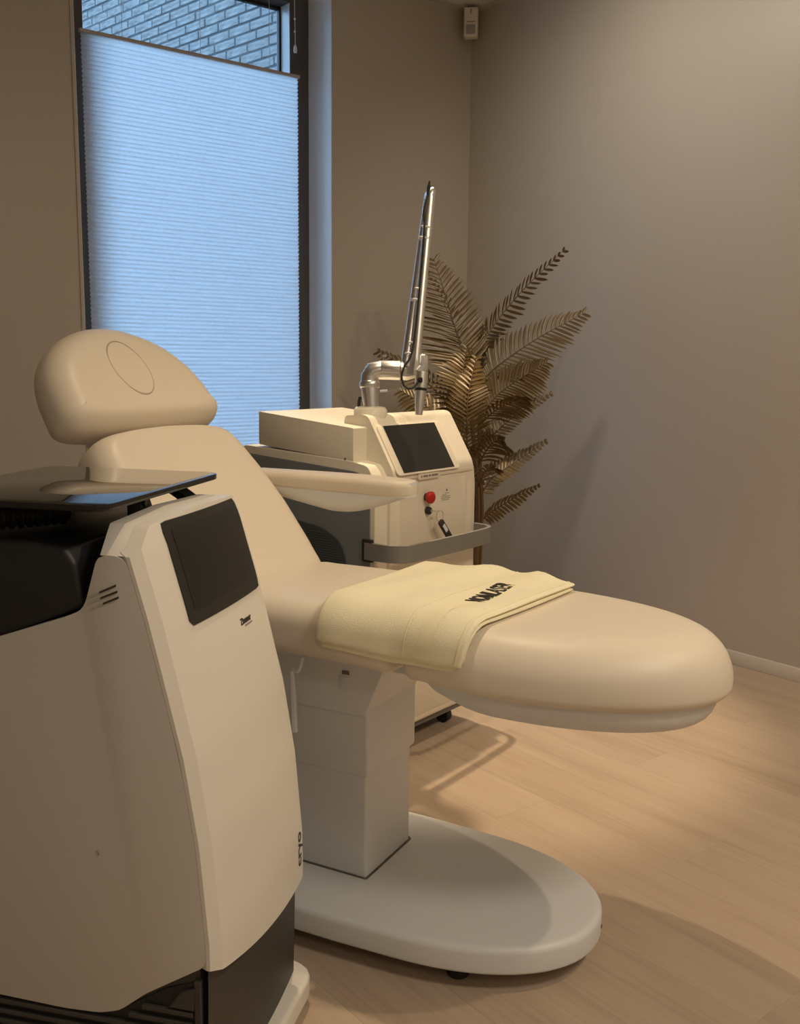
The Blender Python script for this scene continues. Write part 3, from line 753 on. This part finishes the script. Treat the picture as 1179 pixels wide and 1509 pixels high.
for a, b in ((-.16, .03), (.16, .03), (-.16, .55), (.16, .55)):
    v, f = tube([(a-.010, b, .0225), (a+.010, b, .0225)], .0224, 16); mesh_obj('caster', v, f, 'rubber', cryo)
# black upper body
up_ = [(.772, .842), (.785, .905), (.80, .926), (.86, .934), (1.18, .925), (1.21, .90), (1.21, .69), (.92, .783)]
part('upper_cover', prism(up_, cyx, -HWC+.006, HWC-.006, .008, 3), 'black_pl', cryo, 40)
# three vent slits on the near cheek
for k, ((xa, ya), (xb, yb)) in enumerate((((156.5, 873.5), (180.5, 863.5)), ((158, 882), (182.5, 872.5)), ((162, 890), (184.5, 881)))):
    pa, pb = [hit(x, y, CO - cs*(HWC), cs) for x, y in ((xa, ya), (xb, yb))]
    la, lb = [Vector((-HWC-.0004, (p-CO).dot(cb), p.z)) for p in (pa, pb)]
    la.y += .010; lb.y += .010
    strip([la, lb], .0028, .003, 'ink', 'vent_slit', cryo)
    d_ = (la-lb).normalized(); strip([la + d_*.002, la + d_*.022], .0034, .0016, mat('slit recess', (.45,.43,.40), .6), 'vent_recess', cryo)
# a small scuff on the near cheek
sc_ = [hit(x, y, CO - cs*HWC, cs) for x, y in ((142, 1254), (145, 1256), (146, 1260))]
tube_obj('scuff', [Vector((-HWC-.0003, (p-CO).dot(cb), p.z)) for p in sc_], .0012, 'ink_soft', cryo, 6)
# touchscreen: set on the front shell
def scr_pt(x, z, d): 
    return front_pt(x, z, -d)
def screen_patch(name, x0, x1, z0, z1, d, m, rad, parent, n=16, th=.004):
    poly = [(p.x, p.y) for p in resample(round_poly([(x0,z0),(x1,z0),(x1,z1),(x0,z1)], rad, 5), 64)]
    V = [scr_pt(x, z, d) for x, z in poly] + [scr_pt(x, z, d-th) for x, z in poly]; n_ = len(poly); Fc = []
    # fill by a fan of scaled rings
    cx_, cz_ = (x0+x1)/2, (z0+z1)/2; prev = list(range(n_))
    for fsc in (.75, .5, .25):
        st = len(V); V += [scr_pt(cx_+(x-cx_)*fsc, cz_+(z-cz_)*fsc, d) for x, z in poly]
        for i in range(n_): Fc.append((prev[i], prev[(i+1) % n_], st+(i+1) % n_, st+i))
        prev = list(range(st, st+n_))
    Fc.append(tuple(prev))
    for i in range(n_): Fc.append((i, n_+i, n_+(i+1) % n_, (i+1) % n_))
    return mesh_obj(name, V, Fc, m, parent, 30)
sc = [hit(x, y, Vector(cb)*.675, cb) for x, y in ((237, 765), (385, 862), (290, 917), (341, 728))]
SX0, SX1, SZ0, SZ1 = -.112, .162, .803, .9575
scr = screen_patch('touchscreen', SX0, SX1, SZ0, SZ1, .0025, 'screen', .008, cryo)
screen_patch('display', SX0+.020, SX1-.014, SZ0+.020, SZ1-.012, .0029, 'screen_in', .001, scr, th=.0004)
def on_front(x0, z0, rot=0.0):
    ca, sa = math.cos(rot), math.sin(rot)
    return lambda x, y, z: front_pt(x0 + x*ca - y*sa, z0 + x*sa + y*ca, -.0006 - z)
text_mesh('Zimmer', .014, .0002, on_front(.070, .768), 'maker_lettering', 'ink', cryo, bold=.0005)
strip([front_pt(.062, .7595, -.0008), front_pt(.094, .7595, -.0008)], .0022, .0006, 'ink_soft', 'maker_underline', cryo)
text_mesh('cryo', .036, .0002, on_front(HWC-.040, .326, PI/2), 'model_lettering', 'ink', cryo, bold=.0006)
# glass table plate on black brackets
PZ = .992
plate = round_poly([(-.198, .128), (.232, .142), (.232, .492), (-.198, .478)], .035, 8)
pb = prism(plate, I3, PZ-.010, PZ, .002, 2); tray = bm_obj('glass_tray', pb, 'smoked', cryo, 40)
def bracket(x0, y0, x1, y1):
    P = [Vector((x0, y0, .915)), Vector((x0+(x1-x0)*.45, y0+(y1-y0)*.45, .950)), Vector((x1, y1, PZ-.012))]
    strip(P, .024, .020, 'black_pl', 'tray_bracket', cryo, up=Vector((0, 1, 0)))
bracket(.06, .20, -.03, .165); bracket(.20, .16, .165, .22); bracket(-.10, .40, -.14, .42); bracket(.14, .40, .18, .42)
part('tray_post', box(-.035, -.005, .16, .185, .92, PZ-.012, .003), 'black_pl', cryo)
# corrugated air hose lying on top
hp = catmull([Vector((-.05, .28, .957)), Vector((-.12, .33, .957)), Vector((-.17, .40, .956)), Vector((-.12, .50, .953)), Vector((.0, .55, .950))], 26)
rad = [.0185 + .0025*(1 if (i//2) % 2 else -1) for i in range(len(hp))]
tube_obj('air_hose', hp, rad, 'rubber', cryo, 14, 20)

# ------------------------------------------------------------------ laser machine
LA = R(13.0); LO = Vector((1.685, 2.225, 0))
laser = tag(empty('laser_machine', LO, LA), 'ivory laser machine with tilted screen, red stop button and metal arm', 'machine')
ld_ = Vector((math.cos(LA), math.sin(LA), 0)); ln_ = Vector((math.sin(LA), -math.cos(LA), 0))
# local x = s along the front, local y = -t (backwards)
LW = .505
def lp(name, bm, m, smooth=40, parent=None): return bm_obj(name, bm, m, parent or laser, smooth)
# main body, side profile extruded across
body = [(0.0, .075), (0.0, .80), (.006, .86), (.03, .895), (.10, .905), (.54, .925), (.56, .90), (.56, .075)]
lp('body', prism(round_poly(body, .012, 3), lambda a, b, h: Vector((h, a, b)), 0, LW, .022, 4), 'laser_pl')
lp('chassis', box(.02, LW-.02, .02, .54, .05, .09, .004), 'slot')
# blue grey side panels, framed by the ivory edge
sp = [(.016, .10), (.016, .80), (.030, .862), (.07, .876), (.53, .900), (.54, .10)]
for sx_ in (-.0035, LW-.0005):
    pn = lp('side_panel', prism(round_poly(sp, .02, 4), lambda a, b, h: Vector((h, a, b)), sx_, sx_+.004, .001, 1), 'laser_grey')
gr = [(.10, .30), (.10, .60), (.125, .665), (.20, .70), (.36, .715), (.36, .30)]
g_ = lp('side_grille', prism(round_poly(gr, .03, 5), lambda a, b, h: Vector((h, a, b)), -.0062, -.003, .001, 1), 'laser_dark')
for k in range(52):
    z = .315 + .0072*k
    y1 = .352; y0 = .108 if z < .60 else .108 + (z-.60)*.9
    if z < .69: lp('grille_rib', box(-.0072, -.006, y0, y1, z, z+.0025), 'laser_rib', 0, g_)
# front panel with raised rim
fp = round_poly([(.055, .42), (LW-.03, .42), (LW-.03, .845), (.055, .845)], [.09, .09, .02, .02], 8)
lp('front_panel', prism(fp, lambda a, b, h: Vector((a, -h, b)), -.004, .012, .008, 3), 'laser_pl')
ip = round_poly([(.10, .60), (LW-.07, .60), (LW-.07, .835), (.10, .835)], .02, 5)
lp('front_inset', prism(ip, lambda a, b, h: Vector((a, -h, b)), .0105, .0145, .0022, 2), 'laser_pl')
lp('lower_front', prism(round_poly([(.03, .10), (LW-.03, .10), (LW-.03, .40), (.03, .40)], .02, 4), lambda a, b, h: Vector((a, -h, b)), -.004, .004, .003, 2), 'laser_pl')
# tilted console
con = [(-.018, .845), (-.012, .880), (.080, 1.030), (.10, 1.036), (.17, 1.030), (.19, .89), (.02, .845)]
lp('console', prism(round_poly(con, .012, 3), lambda a, b, h: Vector((h, a, b)), .062, LW-.036, .018, 4), 'laser_pl')
cdir = Vector((0, .092, .150)).normalized(); cnor = Vector((0, -cdir.z, cdir.y))
def con_pt(a, b, h): return Vector((a, -.012, .880)) + cdir*b + cnor*h
# screen corners measured on the tilted console plane
nW = np.array(ln_)*cdir.z + np.array([0, 0, 1.0])*cdir.y*1.0
p0W = np.array(LO + ln_*.012 + Vector((0, 0, .880)))
def con_uv(x, y):
    p = hit(x, y, p0W, nW) - LO; q = Vector((p.dot(ld_), -p.dot(ln_), p.z)); r0 = q - Vector((0, -.012, .880)); return (q.x, r0.dot(cdir))
SC = [con_uv(*p) for p in ((591, 698), (666, 689.5), (642, 624), (565.5, 627.5))]
sc_x0 = (SC[0][0]+SC[3][0])/2; sc_x1 = (SC[1][0]+SC[2][0])/2; sc_y0 = (SC[0][1]+SC[1][1])/2; sc_y1 = (SC[2][1]+SC[3][1])/2
print('laser screen', [(round(a,3), round(b,3)) for a, b in SC])
def rect(x0, x1, y0, y1): return [(x0, y0), (x1, y0), (x1, y1), (x0, y1)]
lp('screen_bezel', prism(round_poly(rect(sc_x0-.028, sc_x1+.028, sc_y0-.006, sc_y1+.006), .012, 4), con_pt, -.002, .0035, .002, 2), 'laser_pl')
lp('display', prism(rect(sc_x0, sc_x1, sc_y0, sc_y1), con_pt, .001, .0042), 'screen', 0)
bd_ = lp('badge', prism(round_poly(rect(.175, .285, .842, .862), .009, 4), lambda a, b, h: Vector((a, -h, b)), .011, .0205, .002, 2), 'laser_pl')
for a0, a1 in ((.188, .194), (.200, .222), (.226, .236), (.240, .272)):
    lp('badge_print', box(a0, a1, -.0210, -.0203, .849, .855), 'ink_soft', 0, bd_)
# top housing behind the console
th_ = [(.085, .900), (.085, 1.000), (.475, 1.032), (.475, .930)]
lp('top_housing', prism(round_poly(th_, .004, 2), lambda a, b, h: Vector((h, a, b)), .002, .385, .008, 3), 'laser_pl')
lp('screw', box(.000, .003, .112, .118, .906, .912), 'slot', 0)
# controls
def dome(prof, s, z, m, name, t=.014, parent=None):
    v, f = lathe(prof, 24); return mesh_obj(name, [Vector((s+p.x, -t-p.z, z+p.y)) for p in v], f, m, parent or laser, 40)
def lpx(x, y, t):                                # pixel on the plane t in front of the machine -> (s, z)
    p = hit(x, y, LO + ln_*t, ln_) - LO; return p.dot(ld_), p.z
rs, rz = lpx(634, 733, .03)
sb = dome([(.012, 0), (.012, .010), (.011, .012)], rs, rz, 'ink', 'stop_button_collar')
dome([(.0165, .010), (.0185, .014), (.0185, .022), (.014, .026), (.002, .027)], rs, rz, 'red', 'stop_button')
ks, kz = lpx(632, 752.5, .022)
dome([(.0115, 0), (.0115, .012), (.010, .014)], ks, kz, 'ink', 'key_switch')
dome([(.0055, .013), (.0055, .018), (.004, .019)], ks+.002, kz, 'chrome', 'key_barrel')
# warning label: small triangle and lines of print
ws, wz = lpx(657, 729, .015)
lb_ = lp('warning_label', box(ws-.026, ws+.026, -.0150, -.0144, wz-.020, wz+.022), 'laser_pl', 0)
for k, (x0, x1) in enumerate(((-.006, .016), (-.020, .004), (-.024, .022), (-.024, .024), (-.022, .018))):
    lp('label_print', box(ws+x0, ws+x1, -.0153, -.0149, wz+.004-.005*k, wz+.0058-.005*k), 'ink_soft', 0, lb_)
lp('label_triangle', prism([(ws+.000, wz+.012), (ws+.009, wz+.012), (ws+.0045, wz+.020)], lambda a, b, h: Vector((a, -h, b)), .0149, .0153), 'ink', 0, lb_)
# front handle bar
bz = .650
hb = [Vector((-.006, .03, bz)), Vector((-.006, -.010, bz)), Vector((.000, -.055, bz)), Vector((.020, -.086, bz)), Vector((.060, -.098, bz)), Vector((.25, -.094, bz-.002)), Vector((.40, -.086, bz-.004)), Vector((.462, -.080, bz-.004)), Vector((.492, -.064, bz-.004)), Vector((.506, -.03, bz-.004)), Vector((.509, .03, bz-.004))]
hbar = strip(catmull(hb, 6), .050, .012, 'bar', 'handle_bar', laser)
lp('handle_mount', box(-.012, .006, .004, .04, bz-.032, bz+.034, .003), 'rubber')
lp('handle_mount', box(LW-.004, LW+.014, .004, .04, bz-.034, bz+.030, .003), 'rubber')
for a, b in ((.07, .06), (LW-.07, .06), (.07, .50), (LW-.07, .50)):
    v, f = tube([(a-.012, b, .026), (a+.012, b, .026)], .0258, 18); mesh_obj('caster', v, f, 'rubber', laser)
    lp('caster_fork', box(a-.016, a+.016, b-.012, b+.012, .034, .056, .003), 'slot')

# key fob hanging on a ring from the key switch
kf = tag(empty('key_fob', LO, LA), 'black key fob hanging on a ring from the machine key switch', 'key')
kx, kzz = ks+.022, kz-.016
mesh_obj('key', *tube([Vector((ks+.002, -.034, kz)), Vector((ks+.004, -.046, kz)), Vector((ks+.016, -.047, kz-.002))], [.0022, .0028, .0028], 8), 'chrome', kf)
mesh_obj('ring', *tube([Vector((ks+.022+.017*math.cos(2*PI*k/32), -.047, kz-.016+.017*math.sin(2*PI*k/32))) for k in range(33)], .0011, 6), 'chrome', kf)
fo = [Vector((ks+.026, -.049, kz-.036)), Vector((ks+.072, -.052, kz-.092))]
fd = (fo[1]-fo[0]).normalized(); fs = Vector((fd.z, 0, -fd.x))
def fob(a, b, h): return fo[0] + fd*a + fs*b + Vector((0, -1, 0))*h
bm_obj('fob', prism(round_poly(rect(-.006, .072, -.010, .010), .005, 4), fob, -.004, .005, .002, 2), 'ink', kf, 40)
bm_obj('fob_label', prism(rect(.010, .038, -.006, .006), fob, .0045, .0056), 'clip', kf, 0)

# ------------------------------------------------------------------ articulated arm of the laser (part of the machine, placed in laser coordinates)
DA = proj(LO + ld_*.12 - ln_*.13 + Vector((0, 0, 1.03)))[2]
def al(x, y, dd=0.0):
    p = at(x, y, DA + dd) - LO; return Vector((p.dot(ld_), -p.dot(ln_), p.z))
PXM = DA/F                                        # metres per pixel there
def arm_tube(name, pts, rad, m='steel2', seg=20, parent=None): return tube_obj(name, pts, rad, m, parent or laser, seg, 35)
sock = al(546, 606)
v, f = lathe([(.050, -.03), (.050, .004), (.044, .012), (.034, .014)], 28); mesh_obj('arm_socket', [p + sock for p in v], f, 'laser_pl', laser)
arm_tube('arm_column', [al(547, 606), al(546, 580), al(545, 566)], [10.5*PXM, 13*PXM, 13.8*PXM])
arm_tube('arm_collar', [al(545, 572), al(545, 570), al(545, 564), al(545, 562)], [14*PXM, 15.3*PXM, 15.3*PXM, 14*PXM], 'steel')
# mitred elbow
arm_tube('arm_elbow', [al(545, 563), al(545, 556), al(550, 547.5), al(562, 545), al(567, 545)], [13.5*PXM, 13.8*PXM, 14.5*PXM, 13.8*PXM, 13.6*PXM], 'steel', 22)
arm_tube('arm_joint', [al(561, 545), al(562, 545), al(589, 546), al(590, 546)], [13.4*PXM, 14.2*PXM, 14.2*PXM, 13.2*PXM], 'steel')
arm_tube('arm_joint_band', [al(591, 546), al(594, 546)], 12.2*PXM, 'steel2')
kn = al(566, 531); tube_obj('arm_knob_stem', [al(566, 534), al(566, 525)], 2.2*PXM, 'chrome', laser, 8)
v, f = lathe([(.001, -.004), (4.4*PXM, -.002), (4.4*PXM, .004), (.002, .007)], 14); mesh_obj('arm_knob', [p + al(566, 525) for p in v], f, 'chrome', laser)
arm_tube('arm_block', [al(592, 548), al(600, 549), al(612, 549)], [11*PXM, 11.5*PXM, 8*PXM], 'steel2', 6)
# rising tubes
arm_tube('arm_tube', [al(598, 540, .0), al(633, 286, .02)], 7.6*PXM, 'steel')
arm_tube('arm_tube', [al(612, 536, -.02), al(634, 290, -.01)], 7.2*PXM, 'steel2')
lpb = [al(603, 552), al(618, 552), al(614, 520), al(607, 516)]
arm_tube('arm_tube_root', [al(608, 552, -.015), al(610, 535, -.02), al(612, 517, -.02)], [10*PXM, 9*PXM, 6.4*PXM], 'steel2', 8)
arm_tube('arm_top_elbow', [al(632, 296), al(634, 287), al(637, 281), al(640, 279)], [7.4*PXM, 7.6*PXM, 6*PXM, 4*PXM], 'steel', 14)
arm_tube('arm_top_cap', [al(633, 281), al(634, 276)], [4.2*PXM, 2.5*PXM], 'chrome', 12)
# clear cable clips
for (cx_, cy_) in ((625, 352), (615, 443), (606, 522)):
    for rr in (0, 1):
        cc = al(cx_+rr*2, cy_-rr*16, -.012)
        tdir = (al(633, 286) - al(600, 540)).normalized()
        n1 = tdir.cross(Vector((0, 1, 0))).normalized(); n2 = tdir.cross(n1)
        pts = [cc + n1*(.019*math.cos(a)) + n2*(.017*math.sin(a)) for a in [2*PI*k/20*(1 if not rr else .45) for k in range(21)]]
        tube_obj('cable_clip', pts, .0026, 'clip', laser, 6)
# black cable down the arm and into the hand piece
tube_obj('cable', catmull([al(633, 268, -.03), al(631, 284, -.035), al(625, 310, -.045), al(625, 345, -.05), al(618, 430, -.055), al(608, 515, -.06), al(596, 540, -.065), al(592, 556, -.065), al(597, 570, -.065), al(607, 572, -.06), al(614, 566, -.055), al(618, 560, -.045)], 7), .0030, 'rubber', laser, 8)
tube_obj('cable_tip', [al(633, 266, -.03), al(632, 276, -.032), al(630, 286, -.034)], [.001, .006, .003], 'rubber', laser, 10)
# hand piece hanging beside the arm
arm_tube('handpiece', [al(617, 611, -.02), al(618.5, 590, -.02), al(620, 575, -.02)], [5.5*PXM, 7.2*PXM, 8.2*PXM], 'steel2')
arm_tube('handpiece_ring', [al(620, 576, -.02), al(620.3, 572, -.02)], 8.7*PXM, 'rubber')
arm_tube('handpiece_head', [al(620.5, 572, -.02), al(621, 560, -.02), al(622, 548, -.02)], [8.8*PXM, 9.3*PXM, 9.3*PXM], 'steel2')
arm_tube('handpiece_knuckle', [al(618, 549, -.02), al(624, 540, -.02), al(624, 525, -.02), al(624, 523, -.02)], [9*PXM, 7.5*PXM, 7*PXM, 6*PXM], 'steel', 8)
arm_tube('cable_plug', [al(621, 560, -.05), al(617, 560, -.045)], .008, 'rubber', 10)
tube_obj('thin_lead', catmull([al(560, 576, -.03), al(575, 575, -.03), al(590, 573, -.04), al(600, 572, -.05)], 5), .0016, 'bar', laser, 6)
tube_obj('lead_end', [al(560, 576.5, -.03), al(571, 575.5, -.03)], .0035, 'clip', laser, 8)
tube_obj('rear_cable', catmull([al(531, 604, .05), al(529, 596, .05), al(531, 585, .05)], 5), .005, 'rubber', laser, 8)

# ------------------------------------------------------------------ golden artificial palm
PD = 4.0
proot = at(704, 800, PD); PB = Vector((proot.x, proot.y, 0))
palm = tag(empty('artificial_palm', PB), 'golden artificial palm with feathery fronds standing in the corner', 'plant')
v, f = lathe([(.085, .0), (.10, .01), (.125, .22), (.13, .235), (.122, .235), (.115, .21), (.002, .205)], 28); mesh_obj('pot', v, f, 'pot', palm)
def pa(x, y, dd=0.0): return at(x, y, PD + dd) - PB
for k, (pts, r0) in enumerate((([(704, 800), (705, 740), (703, 690), (697, 640), (692, 590)], .009), ([(708, 800), (710, 750), (708, 700), (706, 650), (708, 600), (712, 560)], .008), ([(699, 800), (701, 750), (700, 700), (695, 660)], .007))):
    P = [pa(x, y, .02*k) for x, y in pts]; low_ = Vector((P[0].x*.3 + .01*(k-1), P[0].y*.3, .20)); P = [low_] + P
    tube_obj('stem', catmull(P, 5), r0, 'gold_stem', palm, 8)
rnd = random.Random(11)
vdir = Vector((-FW[0], -FW[1], -FW[2]))
def frond(pts, ln, n, tilt=0.0, one=0.0, droop=.25, fold=.35, sweep=.55, start=.10, wid=.0062):
    """pts: (px, py, depth offset) root to tip; ln: longest leaflet in pixels"""
    C_ = catmull([pa(*p) for p in pts], 12); m_ = len(C_)
    root = tube_obj('frond', C_, [.0042*(1 - .75*i/(m_-1)) for i in range(m_)], 'gold_stem', palm, 6)
    V = []; Fc = []; L = ln*1.25*PD/F; n = int(n*.85)
    for i in range(n):
        t = start + (1-start)*(i + .5)/n
        fi = t*(m_-1); i0 = min(int(fi), m_-2); p = C_[i0].lerp(C_[i0+1], fi-i0); tg = (C_[i0+1]-C_[max(0, i0-1)]).normalized()
        nrm = (vdir - tg*vdir.dot(tg)).normalized()
        nrm = (Matrix.Rotation(tilt, 3, tg) @ nrm)
        sd = tg.cross(nrm).normalized()
        prof = (math.sin(PI*min(1, (t*.93+.07))**.85)**.6)*(1 - .35*t) if t < .985 else .30
        prof = max(prof, .22)
        for sg in (-1, 1):
            l = L*prof*rnd.uniform(.88, 1.08)
            if one and sg*one < 0: l *= .55
            sw = sweep + .35*t
            d0 = (sd*sg + tg*sw - nrm*fold*.3 + nrm*rnd.uniform(-.10, .16)).normalized()
            wv = d0.cross(nrm).normalized()*wid*rnd.uniform(.85, 1.15); 
            up_l = nrm*wid*.35
            k0 = len(V); S_ = 5
            for s in range(S_+1):
                q = s/S_; c_ = p + d0*l*q + Vector((0, 0, -1))*droop*l*q*q*.9 + tg*l*.18*q*q
                wf = (.35 + 1.3*q*(1-q)*2.4*.9) * (1 if q < 1 else .0) if q > 0 else .45
                wf = min(1, wf) if q < .999 else .05
                V += [c_ - wv*wf, c_ + up_l*wf*-1, c_ + wv*wf]
            for s in range(S_):
                for e in (0, 1): a = k0 + s*3 + e; Fc.append((a, a+1, a+4, a+3))
    me = bpy.data.meshes.new('leaflets'); me.from_pydata([tuple(x) for x in V], [], Fc); me.materials.append(M['gold_leaf'])
    me.polygons.foreach_set('use_smooth', [True]*len(me.polygons))
    o = bpy.data.objects.new('leaflets', me); col.objects.link(o); o.parent = root; o['kind'] = 'stuff'
    return root
frond([(694, 555, 0), (680, 515, .02), (660, 447, .06), (639, 381, .10)], 62, 30, tilt=.15)
frond([(706, 530, .05), (722, 488, .10), (770, 428, .18), (833, 367, .22)], 46, 30, tilt=.95, one=1, droop=.1)
frond([(710, 562, .05), (735, 538, .08), (795, 497, .12), (862, 461, .10)], 50, 32, tilt=-.25, droop=.2)
frond([(710, 610, .0), (735, 580, .0), (770, 556, .0), (806, 534, .0)], 44, 26, tilt=.1, droop=.35)
frond([(708, 625, -.03), (730, 605, -.08), (755, 592, -.12), (774, 585, -.16)], 36, 18, tilt=.9, droop=.5)
frond([(706, 668, .05), (728, 640, .08), (765, 608, .12), (814, 580, .14)], 30, 26, tilt=-.35, one=-1)
frond([(703, 738, .03), (725, 705, .06), (760, 680, .10), (806, 650, .12)], 30, 26, tilt=-.3, one=-1, droop=.3)
frond([(706, 770, .03), (728, 752, .06), (760, 733, .08), (795, 714, .10)], 20, 20, tilt=.7, droop=.4)
frond([(690, 690, .0), (688, 640, -.12), (690, 585, -.14), (702, 525, -.06)], 42, 30, tilt=.0, droop=.35, sweep=.6)
frond([(690, 640, .0), (684, 590, -.06), (682, 552, -.06), (688, 512, .0)], 50, 26, tilt=.2, droop=.4)
frond([(690, 640, .05), (655, 590, .08), (610, 548, .10), (556, 517, .12)], 34, 28, tilt=.3, droop=.3)
frond([(692, 660, .0), (665, 630, .0), (630, 600, .02), (590, 575, .05)], 40, 24, tilt=.1, droop=.4)
frond([(700, 700, .0), (675, 668, -.02), (650, 640, -.02), (622, 622, .0)], 34, 20, tilt=.1, droop=.5)
frond([(704, 690, .0), (716, 665, -.05), (730, 650, -.10), (742, 648, -.14)], 34, 16, tilt=.3, droop=.6)
frond([(700, 610, .1), (690, 540, .2), (665, 470, .25), (628, 400, .28)], 40, 26, tilt=.5, droop=.2)
frond([(706, 720, .0), (712, 700, -.06), (720, 690, -.1), (728, 688, -.12)], 26, 12, tilt=.6, droop=.5)
